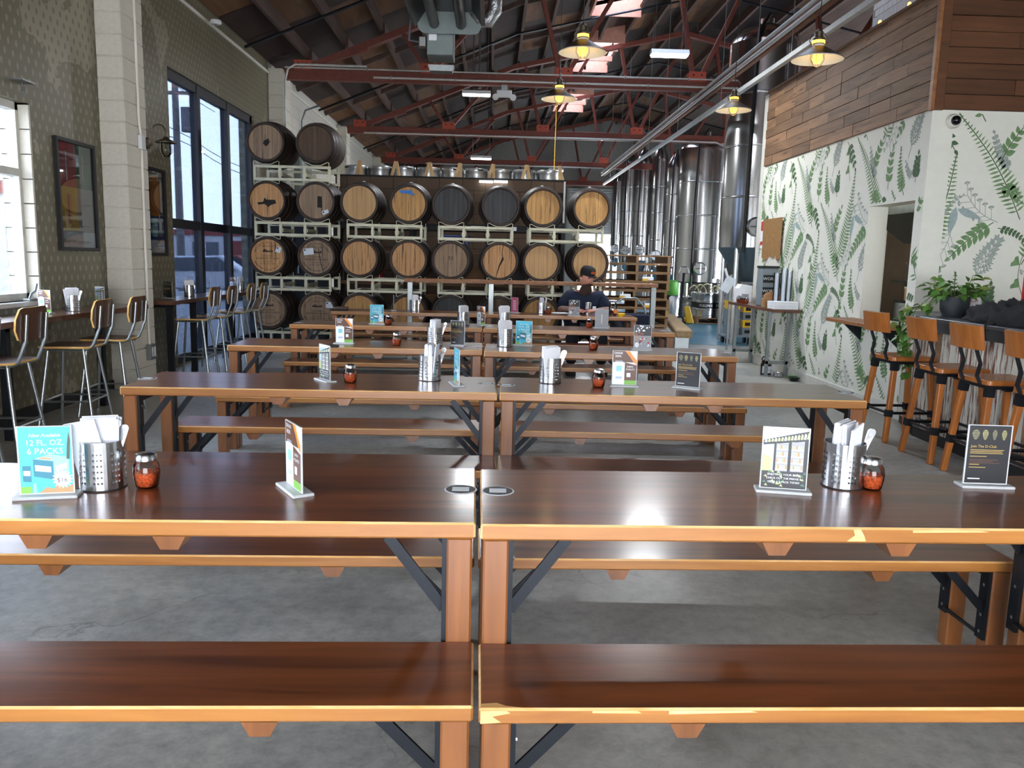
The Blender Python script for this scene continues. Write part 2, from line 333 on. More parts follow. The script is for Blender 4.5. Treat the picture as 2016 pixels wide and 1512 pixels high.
# ------------------------------------------------------------------ mesh helpers
class MB:
    def __init__(s): s.v = []; s.f = []; s.m = []; s.T = None
    def _a(s, vs): 
        n = len(s.v)
        for p in vs:
            p = Vector(p)
            s.v.append(s.T @ p if s.T is not None else p)
        return n
    def face(s, idx, m=0): s.f.append(tuple(idx)); s.m.append(m)
    def poly(s, pts, m=0):
        n = s._a(pts); s.face(range(n, n+len(pts)), m); return s
    def box(s, x0, x1, y0, y1, z0, z1, m=0):
        n = s._a([(x0, y0, z0), (x1, y0, z0), (x1, y1, z0), (x0, y1, z0), (x0, y0, z1), (x1, y0, z1), (x1, y1, z1), (x0, y1, z1)])
        for q in ((0, 3, 2, 1), (4, 5, 6, 7), (0, 1, 5, 4), (1, 2, 6, 5), (2, 3, 7, 6), (3, 0, 4, 7)): s.face([n+i for i in q], m)
        return s
    def cbox(s, cx, cy, cz, sx, sy, sz, m=0): return s.box(cx-sx/2, cx+sx/2, cy-sy/2, cy+sy/2, cz-sz/2, cz+sz/2, m)
    def bar(s, p0, p1, w, h, up=(0, 0, 1), m=0):
        p0, p1 = Vector(p0), Vector(p1); d = (p1-p0).normalized(); up = Vector(up)
        a = d.cross(up)
        if a.length < 1e-4: a = d.cross(Vector((1, 0, 0)))
        a.normalize(); u = a.cross(d)
        n = s._a([p+a*(i*w/2)+u*(j*h/2) for p in (p0, p1) for i, j in ((-1, -1), (1, -1), (1, 1), (-1, 1))])
        for q in ((3, 2, 1, 0), (4, 5, 6, 7), (0, 1, 5, 4), (1, 2, 6, 5), (2, 3, 7, 6), (3, 0, 4, 7)): s.face([n+i for i in q], m)
        return s
    def tube(s, pts, r, n=8, cap=True, m=0):
        pts = [Vector(p) for p in pts]; k = len(pts); rs = r if isinstance(r, (list, tuple)) else [r]*k
        d0 = (pts[1]-pts[0]).normalized(); a = d0.cross(Vector((0, 0, 1)))
        if a.length < 1e-3: a = d0.cross(Vector((1, 0, 0)))
        a.normalize(); base = len(s.v)
        for i, p in enumerate(pts):
            d = (pts[min(i+1, k-1)]-pts[max(i-1, 0)]).normalized()
            a = (a-d*a.dot(d)).normalized(); b_ = d.cross(a)
            s._a([p+(a*math.cos(2*math.pi*j/n)+b_*math.sin(2*math.pi*j/n))*rs[i] for j in range(n)])
        for i in range(k-1):
            for j in range(n):
                q = base+i*n
                s.face([q+j, q+(j+1) % n, q+n+(j+1) % n, q+n+j], m)
        if cap:
            s.face([base+j for j in range(n)][::-1], m); s.face([base+(k-1)*n+j for j in range(n)], m)
        return s
    def lathe(s, prof, n=24, c=(0, 0, 0), axis='Z', m=0, cap=False, a0=0, a1=2*math.pi):
        full = abs(a1-a0-2*math.pi) < 1e-6; base = len(s.v); c = Vector(c); cnt = n if full else n+1
        for (r, z) in prof:
            row = []
            for j in range(cnt):
                t = a0+(a1-a0)*j/n; x, y = r*math.cos(t), r*math.sin(t)
                p = {'Z': (x, y, z), 'Y': (x, z, y), 'X': (z, x, y)}[axis]
                row.append(c+Vector(p))
            s._a(row)
        flip = axis == 'Y' or False
        for i in range(len(prof)-1):
            for j in range(n):
                a, b_ = base+i*cnt+j, base+i*cnt+(j+1) % cnt
                q = [a, b_, b_+cnt, a+cnt]
                s.face(q[::-1] if flip else q, m)
        if cap:
            f0 = [base+j for j in range(cnt)]; f1 = [base+(len(prof)-1)*cnt+j for j in range(cnt)]
            s.face(f0 if flip else f0[::-1], m); s.face(f1[::-1] if flip else f1, m)
        return s
    def prism(s, poly, z0, z1, m=0, axis='Z'):
        k = len(poly)
        def P(u, v, w): return {'Z': (u, v, w), 'Y': (u, w, v), 'X': (w, u, v)}[axis]
        n = s._a([P(u, v, z0) for u, v in poly]+[P(u, v, z1) for u, v in poly])
        s.face([n+i for i in range(k)][::-1], m); s.face([n+k+i for i in range(k)], m)
        for i in range(k): s.face([n+i, n+(i+1) % k, n+k+(i+1) % k, n+k+i], m)
        return s
    def mesh(s, name, mats, smooth=None, bevel=0, bevel_m=None, segs=1, fix=True):
        me = bpy.data.meshes.new(name)
        me.from_pydata([tuple(p) for p in s.v], [], s.f)
        mats = mats if isinstance(mats, (list, tuple)) else [mats]
        for mm in mats: me.materials.append(MATS[mm])
        for p, mi in zip(me.polygons, s.m): p.material_index = mi
        if bevel or fix:
            bm = bmesh.new(); bm.from_mesh(me)
            if fix: bmesh.ops.recalc_face_normals(bm, faces=bm.faces)
            if bevel:
                bmesh.ops.bevel(bm, geom=list(bm.edges), offset=bevel, segments=segs, affect='EDGES', clamp_overlap=True, material=-1 if bevel_m is None else bevel_m)
            bm.to_mesh(me); bm.free()
        if smooth is not None:
            me.shade_smooth(); me.set_sharp_from_angle(angle=R_(smooth))
        me.update(); return me
    def build(s, name, mats, parent=None, smooth=None, bevel=0, loc=None, bevel_m=None, segs=1, fix=True):
        o = bpy.data.objects.new(name, s.mesh(name, mats, smooth, bevel, bevel_m, segs, fix)); col.objects.link(o)
        if parent is not None: o.parent = parent
        if loc is not None: o.location = loc
        return o
def inst(name, me, parent=None, loc=(0, 0, 0), rot=(0, 0, 0), scale=None, mat=None):
    o = bpy.data.objects.new(name, me); col.objects.link(o); o.parent = parent; o.location = loc; o.rotation_euler = rot
    if scale: o.scale = scale
    if mat:
        o.material_slots[0].link = 'OBJECT'; o.material_slots[0].material = MATS[mat]
    return o
def tag(o, label, cat, group=None):
    o['label'] = label; o['category'] = cat
    if group: o['group'] = group
    return o
def struct(o): o['kind'] = 'structure'; return o
def stuff(o): o['kind'] = 'stuff'; return o
def thing(name, label, cat, loc=(0, 0, 0), rotz=0, group=None):
    o = bpy.data.objects.new(name, None); col.objects.link(o); o.empty_display_size = .05
    o.location = loc; o.rotation_euler = (0, 0, rotz); return tag(o, label, cat, group)
KIDS = {}
def kids(o):
    return [c for c in o.children]
def dup(root, loc, rotz=0, label=None, group=None):
    r = root.copy(); col.objects.link(r); r.location = loc; r.rotation_euler = (0, 0, rotz)
    if label: r['label'] = label
    if group: r['group'] = group
    def rec(src, dst):
        for ch in kids(src):
            c = ch.copy(); col.objects.link(c); c.parent = dst; c.matrix_parent_inverse = ch.matrix_parent_inverse.copy(); rec(ch, c)
    rec(root, r); return r
FONT_CACHE = {}
def text_mesh(txt, size, mat, align='CENTER', shear=0, spacing=1.0):
    key = (txt, size, mat, align, shear, spacing)
    if key in FONT_CACHE: return FONT_CACHE[key]
    cu = bpy.data.curves.new('lettering', 'FONT'); cu.body = txt; cu.size = size; cu.align_x = align; cu.align_y = 'CENTER'
    cu.shear = shear; cu.space_character = spacing; cu.resolution_u = 2; cu.fill_mode = 'FRONT'
    o = bpy.data.objects.new('tmp_text', cu); col.objects.link(o)
    dg = bpy.context.evaluated_depsgraph_get(); dg.update()
    me = bpy.data.meshes.new_from_object(o.evaluated_get(dg)); me.name = 'lettering'
    bpy.data.objects.remove(o); me.materials.clear(); me.materials.append(MATS[mat])
    FONT_CACHE[key] = me; return me
FRONT = (R_(90), 0, 0)     # text in the XZ plane, read from -Y
def arc(cx, cy, r, a0, a1, n): return [(cx+r*math.cos(a0+(a1-a0)*i/n), cy+r*math.sin(a0+(a1-a0)*i/n)) for i in range(n+1)]
def rrect(x0, x1, y0, y1, r, n=4):
    return arc(x1-r, y1-r, r, 0, math.pi/2, n)+arc(x0+r, y1-r, r, math.pi/2, math.pi, n)+arc(x0+r, y0+r, r, math.pi, 1.5*math.pi, n)+arc(x1-r, y0+r, r, 1.5*math.pi, 2*math.pi, n)
ROWN = {1: 'row farthest from barrels', 2: 'fourth row from barrels', 3: 'third row from barrels', 4: 'second row from barrels', 5: 'row nearest barrels'}
SIDE = {'L': 'window-side', 'R': 'bar-side'}
# ------------------------------------------------------------------ structure
XL, XR = -3.85, 3.84
RIDGE = 4.5
def zr(X):
    if X > RIDGE: X = 2*RIDGE-X
    return 4.43+.40*(X+3.85) if X < .4 else 6.13+.22*(X-.4)
SKY = [(8.9, 11.9), (14.9, 17.9), (20.0, 23.0), (26.0, 29.0)]  # the first skylight is out of view, put in for light only
# floor
struct(MB().box(-4.1, 13, -4.4, 35, -.12, 0).build('floor', 'concrete'))
fp = MB()
fp.poly([(2.6, 17.0, .003), (3.3, 14.3, .003), (12.5, 13.2, .003), (12.5, 34, .003), (2.6, 34, .003)])
struct(fp.build('floor_paint', 'blue_epoxy'))

# walls
def wall_y(name, mat, x0, x1, y0, y1, z0, z1, holes, mats2=None):
    """wall running along Y with rectangular holes [(ya, yb, za, zb)]"""
    mb = MB(); ys = sorted({y0, y1, *[h[0] for h in holes], *[h[1] for h in holes]})
    for a, b_ in zip(ys, ys[1:]):
        hs = sorted([(h[2], h[3]) for h in holes if h[0] <= a and h[1] >= b_]); z = z0
        for za, zb in hs:
            if za > z: mb.box(x0, x1, a, b_, z, za)
            z = zb
        if z < z1: mb.box(x0, x1, a, b_, z, z1)
    return struct(mb.build(name, mat))
def wall_x(name, mat, x0, x1, y0, y1, z0, z1, holes):
    mb = MB(); xs = sorted({x0, x1, *[h[0] for h in holes], *[h[1] for h in holes]})
    for a, b_ in zip(xs, xs[1:]):
        hs = sorted([(h[2], h[3]) for h in holes if h[0] <= a and h[1] >= b_]); z = z0
        for za, zb in hs:
            if za > z: mb.box(a, b_, y0, y1, z, za)
            z = zb
        if z < z1: mb.box(a, b_, y0, y1, z, z1)
    return struct(mb.build(name, mat))
W1 = (3.55, 7.05, .97, 2.58); W2 = (10.02, 13.52, .02, 3.55); W0 = (-2, 2, .97, 2.58)  # W0 is out of view, added to let in light
wall_l = wall_y('wall_left', 'stencil_wall', XL-.25, XL, -4.4, 14.38, 0, 4.62, [W0, W1, W2])
wall_y('wall_left_back', 'white_cmu', XL-.25, XL, 14.38, 35, 0, 4.62, [])
wall_x('wall_behind', 'plaster_white', -4.1, 13, -4.4, -4.2, 0, 7.2, [(-1.8, 2.8, 0, 2.7)])
wall_x('wall_far', 'far_wall', -4.1, 13, 34.6, 34.8, 0, 7.2, [(3.55, 5.4, 0, 2.55)])
wall_y('wall_tank_side', 'far_wall', 12.6, 12.8, -4.4, 35, 0, 4.8, [(16, 21, 0, 3.0)])  # opening added out of view so daylight brightens the tanks
# concrete block pilasters, each course one block
blk = MB().box(-.125, .125, -.245, .245, 0, .196).mesh('block', 'block_cream', bevel=.006)
def pilaster(name, yc):
    p = struct(MB().box(XL, XL+.236, yc-.235, yc+.235, 0, 4.5).build(name, 'block_cream'))
    for k in range(22):
        inst('block', blk, p, (XL+.125+random.uniform(-.002, .002), yc+random.uniform(-.002, .002), .002+.2032*k))
    return p
for nm, yc in (('pilaster', 8.52), ('pilaster', 14.65), ('pilaster', 20.65), ('pilaster', 26.6)): pilaster(nm, yc)
# window jamb blocks of the near window (white painted)
jb = struct(MB().box(XL-.24, XL+.004, 7.05, 7.06, .97, 2.58).build('trim_1', 'block_cream'))
for k in range(8): MB().box(XL-.23, XL+.008, 7.03, 7.052, .975+.2*k, 1.168+.2*k).build('block', 'block_cream', jb, bevel=.003)
struct(MB().box(XL-.25, XL+.06, 3.5, 7.1, .93, .97).build('trim_2', 'window_white', bevel=.006))
struct(MB().box(XL, XL+.02, -4.2, 8.27, 0, .1).build('baseboard_left', 'black_matte'))

# windows
def win(name, y0, y1, z0, z1, frame, glass, yb, zb, w=.05, xc=-3.97, wz=None):
    mb = MB(); wz = wz or w
    o = MB().box(xc-.04, xc+.04, y0, y0+w, z0, z1).box(xc-.04, xc+.04, y1-w, y1, z0, z1).box(xc-.04, xc+.04, y0, y1, z1-wz, z1).box(xc-.04, xc+.04, y0, y1, z0, z0+wz).build(name, frame)
    struct(o)
    for y in yb: MB().box(xc-.05, xc+.05, y-w/2, y+w/2, z0, z1).build('mullion', frame, o)
    for z in zb: MB().box(xc-.045, xc+.045, y0, y1, z-w/2, z+w/2).build('transom', frame, o)
    ys = [y0]+list(yb)+[y1]; zs = [z0]+list(zb)+[z1]
    for a, b_ in zip(ys, ys[1:]):
        for c_, d_ in zip(zs, zs[1:]): MB().box(xc-.004, xc+.004, a+.02, b_-.02, c_+.02, d_-.02).build('pane', glass, o)
    return o
win('window_1', W1[0], W1[1], W1[2], W1[3], 'window_white', 'window_clear', (4.7, 5.85), (2.02,), .06)
wb = win('window_2', W2[0], W2[1], W2[2], W2[3], 'frame_dark', 'window_tinted', (11.12, 12.32), (1.75,), .11, xc=-3.93)
win('window_unseen', W0[0], W0[1], W0[2], W0[3], 'window_white', 'window_clear', (-.7, .7), (2.02,), .06)  # unseen window, added for its daylight

# right-hand kitchen block
O1 = (7.50, 8.42, .885, 2.03)
wr = wall_y('wall_right', 'wallpaper_ground', XR, XR+.2, 7.35, 11.85, 0, 2.82, [O1])
wbk = wall_x('wall_bar', 'wallpaper_ground', XR+.02, 4.85, 7.352, 7.52, 0, 2.82, [])
wall_x('wall_kitchen_end', 'plaster_white', XR, 9.2, 11.85, 12.0, 0, 3.8, [])
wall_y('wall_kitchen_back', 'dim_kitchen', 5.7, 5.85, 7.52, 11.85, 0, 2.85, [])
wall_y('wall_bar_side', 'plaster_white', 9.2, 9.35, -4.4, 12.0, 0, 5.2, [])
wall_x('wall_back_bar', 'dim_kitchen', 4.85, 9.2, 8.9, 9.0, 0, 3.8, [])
struct(MB().box(XR+.02, 9.2, 7.4, 11.85, 2.83, 2.9).build('ceiling_kitchen', 'plaster_white'))
struct(MB().box(XR-.022, XR, 7.33, 11.85, 0, .12).build('baseboard_right', 'baseboard_white', bevel=.004))
# reclaimed plank cladding above
clad = struct(MB().box(XR+.0, XR+.1, 7.34, 11.82, 2.8, 3.8).build('wall_cladding', 'near_black'))
rows_ = 8; rh = 1.0/rows_
for k in range(rows_):
    y = 7.375
    while y < 11.8:
        L = random.choice((.45, .6, .75, .95, 1.2)); e = min(11.8, y+L)
        if 11.8-e < .25: e = 11.8
        d = random.uniform(.015, .026)
        MB().box(-d, 0, -(e-y)/2+.002, (e-y)/2-.002, .002, rh-.002).build('plank', 'clad_wood', clad, loc=(XR, (y+e)/2, 2.8+k*rh), bevel=.002); y = e
MB().box(XR-.034, XR+.004, 7.318, 7.372, 2.79, 3.8).build('corner_board', 'ledge_wood', clad, bevel=.003)
MB().box(XR-.03, XR+.1, 7.34, 11.82, 3.8, 3.83).build('cap_board', 'clad_wood', clad)
clf = struct(MB().box(XR+.01, 9.2, 7.345, 7.4, 2.8, 5.2).build('wall_cladding_front', 'near_black'))
for k in range(17):
    x = XR
    while x < 6.4:
        L = random.choice((.7, 1.1, 1.5)); e = min(6.4, x+L); d = random.uniform(.012, .022)
        MB().box(-(e-x)/2+.002, (e-x)/2-.002, -d, 0, .002, .128).build('plank', 'clad_front', clf, loc=((x+e)/2, 7.345, 2.8+k*.131), bevel=.002); x = e
MB().box(XR-.004, XR+.075, 7.312, 7.33, 2.79, 5).build('corner_board', 'clad_front', clf, bevel=.003)
# white tile face set back above the cladding
tw = struct(MB().box(4.16, 4.4, 7.42, 9.45, 3.6, 5.4).build('wall_tile', 'grout'))
tile = MB().box(-.008, 0, -.046, .046, -.0345, .0345).mesh('tile', 'white_tile', bevel=.002)
tile2 = MB().box(-.008, 0, -.022, .022, -.05, .05).mesh('tile', 'white_tile', bevel=.002)
z = 3.78; k = 0
while z < 4.75:
    if k % 2:
        for i in range(41): inst('tile', tile2, tw, (4.16, 7.45+.0485*i, z+.053))
        z += .106
    else:
        for i in range(20): inst('tile', tile, tw, (4.16, 7.475+.0975*i, z+.037))
        z += .074
    k += 1

# wallpaper print: botanical motifs, flat shapes a hair proud of the paper
class Print:
    def __init__(s, place, ok): s.mb = MB(); s.place = place; s.ok = ok; s.k = 0
    def poly(s, pts, m):
        if all(s.ok(u, v) for u, v in pts):
            s.k += 1; s.mb.poly([s.place(u, v, (s.k % 9)*.00008) for u, v in pts], m)
def leaf(P, x, y, ang, L, w, m, n=4):
    c, s = math.cos(ang), math.sin(ang); up = []; dn = []
    for i in range(1, n+1):
        t = i/(n+1); h = w*math.sin(math.pi*t**.8)
        up.append((t*L, h)); dn.append((t*L, -h))
    pts = [(0, 0)]+dn+[(L, 0)]+up[::-1]
    P.poly([(x+a*c-b_*s, y+a*s+b_*c) for a, b_ in pts], m)
def stem(P, pts, w, m):
    for (a, b_), (c_, d_) in zip(pts, pts[1:]):
        L = math.hypot(c_-a, d_-b_) or 1; nx, ny = -(d_-b_)/L*w/2, (c_-a)/L*w/2
        P.poly([(a+nx, b_+ny), (a-nx, b_-ny), (c_-nx, d_-ny), (c_+nx, d_+ny)], m)
def curve(x0, y0, x1, y1, bend, n=8):
    dx, dy = x1-x0, y1-y0
    return [(x0+dx*t-dy*bend*math.sin(math.pi*t), y0+dy*t+dx*bend*math.sin(math.pi*t)) for t in [i/n for i in range(n+1)]]
def fern(P, x0, y0, x1, y1, wid, bend=.06, m=0, n=28, slim=.10):
    c = curve(x0, y0, x1, y1, bend, n); stem(P, c, .009, 1)
    for i in range(2, n):
        t = i/n; (a, b_), (e, f) = c[i], c[min(i+1, n)]
        ang = math.atan2(f-b_, e-a) if i < n else 0; L = wid*(1-t)**.75*min(1, .45+t*2.2)
        for s in (1, -1): leaf(P, a, b_, ang+s*1.3, max(L, .02), max(.007, L*slim), m, 3)
    leaf(P, *c[-2], math.atan2(y1-y0, x1-x0), .05, .008, m, 3)
def spray(P, x0, y0, x1, y1, L, w, n=6, m=0, bend=.08, a=.9, sm=1):
    c = curve(x0, y0, x1, y1, bend, n+2); stem(P, c, .008, sm)
    for i in range(1, n+2):
        p, q = c[i], c[i+1 if i < n+2 else i]; ang = math.atan2(y1-y0, x1-x0); k = 1-.45*i/(n+2)
        for s in (1, -1): leaf(P, p[0], p[1], ang+s*a, L*k, w*k, m)
    leaf(P, *c[-1], math.atan2(y1-y0, x1-x0), L*.5, w*.5, m)
def berries(P, x0, y0, x1, y1, m=2):
    c = curve(x0, y0, x1, y1, .1, 6); stem(P, c, .007, m); ang = math.atan2(y1-y0, x1-x0)
    for i in range(1, 7):
        for s in (1, -1):
            a2 = ang+s*.8; L = .085
            e = (c[i][0]+L*math.cos(a2), c[i][1]+L*math.sin(a2)); stem(P, [c[i], e], .005, m)
            for d in (-.5, .1, .6):
                q = (e[0]+.03*math.cos(a2+d), e[1]+.03*math.sin(a2+d)); stem(P, [e, q], .004, m)
                P.poly([(q[0]+.011*math.cos(t), q[1]+.011*math.sin(t)) for t in [j*math.pi/3 for j in range(6)]], m)
def ginkgo(P, x0, y0, x1, y1, m=0):
    c = curve(x0, y0, x1, y1, .12, 4); stem(P, c, .006, 1); ang = math.atan2(y1-y0, x1-x0)
    for i in range(1, 5):
        a = ang+(.9 if i % 2 else -.9); p = c[i]; r = .085
        pts = [p]+[(p[0]+r*math.cos(a+t)*(1 if abs(t) > .08 else .8), p[1]+r*math.sin(a+t)*(1 if abs(t) > .08 else .8)) for t in (-.75, -.4, 0, .4, .75)]
        P.poly(pts, m)
def serrate(P, x0, y0, x1, y1, m=1):
    spray(P, x0, y0, x1, y1, .11, .032, 3, m, .04, .75)
def juniper(P, x0, y0, x1, y1, m=2):
    c = curve(x0, y0, x1, y1, .05, 8); stem(P, c, .008, m); ang = math.atan2(y1-y0, x1-x0)
    for i in range(2, 9):
        for s in (1, -1):
            a2 = ang+s*.65; L = .15*(1-i/11); e = (c[i][0]+L*math.cos(a2), c[i][1]+L*math.sin(a2)); cc = curve(*c[i], *e, .05*s, 4); stem(P, cc, .012, m)
            for j in range(1, 5):
                for s2 in (1, -1): leaf(P, *cc[j], a2+s2*.7, .035, .008, m, 3)
CW, CH = .95, 1.78
def cell(P, ou, ov):
    def f(fn, a, b_, c_, d_, *r, **k): fn(P, ou+a+.1*b_, ov-b_, ou+c_+.1*d_, ov-d_, *r, **k)
    f(fern, -.13, 1.32, .22, .36, .17, bend=-.05)
    f(fern, .80, .92, .24, .02, .15, bend=-.05)
    f(serrate, .0, .03, .20, .33, m=1)
    f(spray, .70, .50, .56, .18, .07, .028, 6, 2, .05, .8, 2)
    f(serrate, .62, .42, .82, .12, m=0)
    leaf(P, ou+.30, ov-.82, -1.75, .26, .04, 3); leaf(P, ou+.31, ov-.84, -.35, .25, .035, 3)
    f(berries, .60, .95, .32, .72)
    f(berries, .18, 1.0, -.02, 1.35)
    f(spray, .56, .95, .16, 1.27, .12, .03, 6, 0, -.04, .8)
    f(juniper, .36, 1.52, .60, 1.12)
    f(spray, .60, 1.0, .88, 1.15, .05, .018, 7, 1, .1, 1.0)
    f(spray, .10, .92, .28, .72-.0, .045, .012, 5, 2, .1, .6, 2)
    f(ginkgo, .84, 1.62, .84, 1.22)
    f(serrate, -.02, 1.78, .06, 1.40, m=0)
    f(serrate, .50, 1.76, .54, 1.52, m=1)
    f(spray, .46, 1.72, .32, 1.56, .06, .028, 3, 2, .1, .8, 2)
    f(fern, .30, 1.86, .22, 1.40, .10, bend=.1, n=14, slim=.25)
    f(spray, .62, .62, .80, .76, .09, .026, 4, 0, .08, .9)
def tile_print(P, u0, u1, vtop, shift):
    for i in range(-2, 7):
        for j in range(-1, 3): cell(P, u0+i*CW, vtop-j*CH+(shift if i % 2 else 0))
Pf = Print(lambda u, v, o: (u, 7.352-.0012-o, v), lambda u, v: XR < u < 4.85 and .02 < v < 2.79)
tile_print(Pf, XR, 4.85, 2.79, 0)
pr = Pf.mb.build('wallpaper_print', ['wp_green', 'wp_dark', 'wp_grey', 'wp_blue'], wbk, fix=False)
def okr(u, v):
    y = 7.35+u
    return 0 < u < 4.5 and .125 < v < 2.80 and not (O1[0]-.012 < y < O1[1]+.012 and O1[2]-.02 < v < O1[3]+.012)
Pr = Print(lambda u, v, o: (XR-.0012-o, 7.35+u, v), okr)
_c = cell
for i in range(-1, 6):
    for j in range(-1, 3):
        # seen from the room the pattern runs towards the bar, so mirror u
        P2 = Print(lambda u, v, o: (XR-.0012-o, 7.35+4.5-u, v), lambda u, v: okr(4.5-u, v)); P2.mb = Pr.mb; P2.k = i*7+j
        _c(P2, 4.5-i*.86-.86, 2.79-j*CH+(.0 if i % 2 else -.62))
Pr.mb.build('wallpaper_print', ['wp_green', 'wp_dark', 'wp_grey', 'wp_blue'], wr, fix=False)

# roof: deck, plywood panels between joists, skylight wells
deck = MB(); xs = [-4.15, .4, 1.95, 2.95, RIDGE, 8.6, 13]
for a, b_ in zip(xs, xs[1:]):
    ysegs = [(-4.6, 35)]
    if a == 1.95:
        ysegs = []; y = -4.6
        for s0, s1 in SKY: ysegs.append((y, s0)); y = s1
        ysegs.append((y, 35))
    for y0, y1 in ysegs:
        za, zb = zr(a)+.2, zr(b_)+.2
        deck._a([]); n = deck._a([(a, y0, za), (b_, y0, zb), (b_, y1, zb), (a, y1, za), (a, y0, za+.08), (b_, y0, zb+.08), (b_, y1, zb+.08), (a, y1, za+.08)])
        for q in ((0, 3, 2, 1), (4, 5, 6, 7), (0, 1, 5, 4), (1, 2, 6, 5), (2, 3, 7, 6), (3, 0, 4, 7)): deck.face([n+i for i in q])
ceil = struct(deck.build('ceiling', 'joist_wood'))
for s0, s1 in SKY:
    z0, z1 = zr(1.95)+.02, zr(2.95)+.02
    wl_ = MB().box(1.91, 1.95, s0, s1, z0, z0+.55).box(2.95, 2.99, s0, s1, z1, z1+.5).box(1.91, 2.99, s0-.04, s0, z0, z1+.5).box(1.91, 2.99, s1, s1+.04, z0, z1+.5)
    wl_.build('skylight_curb', 'curb_red', ceil)
    MB().box(1.93, 2.97, s0-.02, s1+.02, zr(2.95)+.5, zr(2.95)+.52).build('skylight_pane', 'window_clear', ceil)
    for k in (1, 2): MB().box(1.93, 2.97, s0+k*1-.03, s0+k*1+.03, zr(2.4)-.02, zr(2.4)+.1).build('skylight_rafter', 'curb_red', ceil)
jx = [-3.2+.62*i for i in range(17)]
jm = {}
for X in jx:
    if 1.9 < X < 3.0: 
        ys = []; y = 7.0
        for s0, s1 in SKY: ys.append((y, s0)); y = s1
        ys.append((y, 34))
    else: ys = [(7.0, 14.5), (14.7, 20.5), (20.7, 26.5), (26.7, 34)]
    for y0, y1 in ys:
        if y1 <= y0+.1: continue
        MB().box(-.028, .028, -(y1-y0)/2, (y1-y0)/2, -.02, .17).build('joist', 'joist_wood', ceil, loc=(X, (y0+y1)/2, zr(X)))
edges = [-3.85]+jx
for a, b_ in zip(edges, edges[1:]):
    y = 7.0; k = 0
    while y < 33.5:
        e = y+1.22
        xm = (a+b_)/2
        if not (1.6 < xm < 3.25 and any(s0-.9 < (y+e)/2 < s1+.9 for s0, s1 in SKY)):
            za, zb = zr(a)+.168, zr(b_)+.168; ym = (y+e)/2
            bare = random.random() < (.30 if ym > 14 else .12)
            MB().poly([((a-xm)*.98, -.6, za-zr(xm)), ((b_-xm)*.98, -.6, zb-zr(xm)), ((b_-xm)*.98, .6, zb-zr(xm)), ((a-xm)*.98, .6, za-zr(xm))]).build('panel', 'ceiling_bare' if bare else 'ceiling_ply', ceil, loc=(xm, ym, zr(xm)), fix=False)
        y = e
for Y in (12.6, 17.7, 23.6, 29.5):   # sprinkler branch lines under the joists
    MB().tube([(X, Y, zr(X)-.1) for X in (-3.7, -2, .4, 2.4, RIDGE, 6, 8.6)], .022, 6).build('sprinkler_pipe', 'black_steel', ceil)
# bridging between joists
for Y in (10.5, 16.2, 18.8, 22, 25, 31):
    MB().bar((-3.8, Y, zr(-3.8)+.06), (.4, Y, zr(.4)+.06), .05, .09).bar((.4, Y, zr(.4)+.06), (1.9, Y, zr(1.9)+.06), .05, .09).build('bridging', 'joist_wood', ceil)
struct(MB().box(XL, XL+.02, -4.2, 34.6, 4.40, 4.44).build('trim_3', 'plaster_white'))

# roof trusses
def truss(y, label):
    t = thing('roof_truss', label, 'truss', (0, y, 0), 0, 'roof trusses across the hall')
    MB().box(-3.62, 12.6, -.07, .07, 4.36, 4.54).build('bottom_chord', 'truss_red', t, bevel=.006)
    xs = [-3.7, .4, RIDGE, 8.6, 12.6]; mb = MB()
    for a, b_ in zip(xs, xs[1:]): mb.bar((a, 0, zr(a)-.12), (b_, 0, zr(b_)-.12), .1, .16, (0, 1, 0))
    mb.build('top_chord', 'truss_red', t)
    g = MB().box(-.15, .15, -.085, -.075, -.02, .14).box(-.15, .15, .075, .085, -.02, .14)
    for sx in (-.07, .07): g.lathe([(.016, -.092), (.016, -.084)], 8, (sx, 0, .08), 'Y', 1, True)
    gm = g.mesh('gusset_plate', ['gusset_red', 'near_black'])
    for X in (-3.3, -1.15, 1.15, 3.45, 5.75, 8.05):
        inst('gusset_plate', gm, t, (X, 0, 4.54))
        for s in (-1, 1):
            xt = X+s*(.45 if s < 0 else 1.1)
            if xt < -3.7: continue
            MB().bar((X+s*.06, 0, 4.58), (xt, 0, zr(xt)-.18), .07, .1, (0, 1, 0)).build('web', 'truss_red', t)
    return t
TL = ['red timber roof truss spanning just behind the tall storefront window', 'red timber roof truss, second beyond the barrels', 'red timber roof truss, third beyond the barrels', 'red timber roof truss deep in the hall by the last tanks']
for y, l in zip((14.62, 20.6, 26.6, 32.6), TL): truss(y, l)
# far roll-up door
d1 = struct(MB().box(3.0, 3.1, 34.3, 34.5, 0, 4.4).box(5.5, 5.6, 34.3, 34.5, 0, 4.4).build('door_1', 'far_wall'))
sl = MB().box(-1.2, 1.2, -.03, .03, .004, .094).mesh('slat', 'galvanised', bevel=.01)
for k in range(19): inst('slat', sl, d1, (4.3, 34.4, 2.55+k*.098))

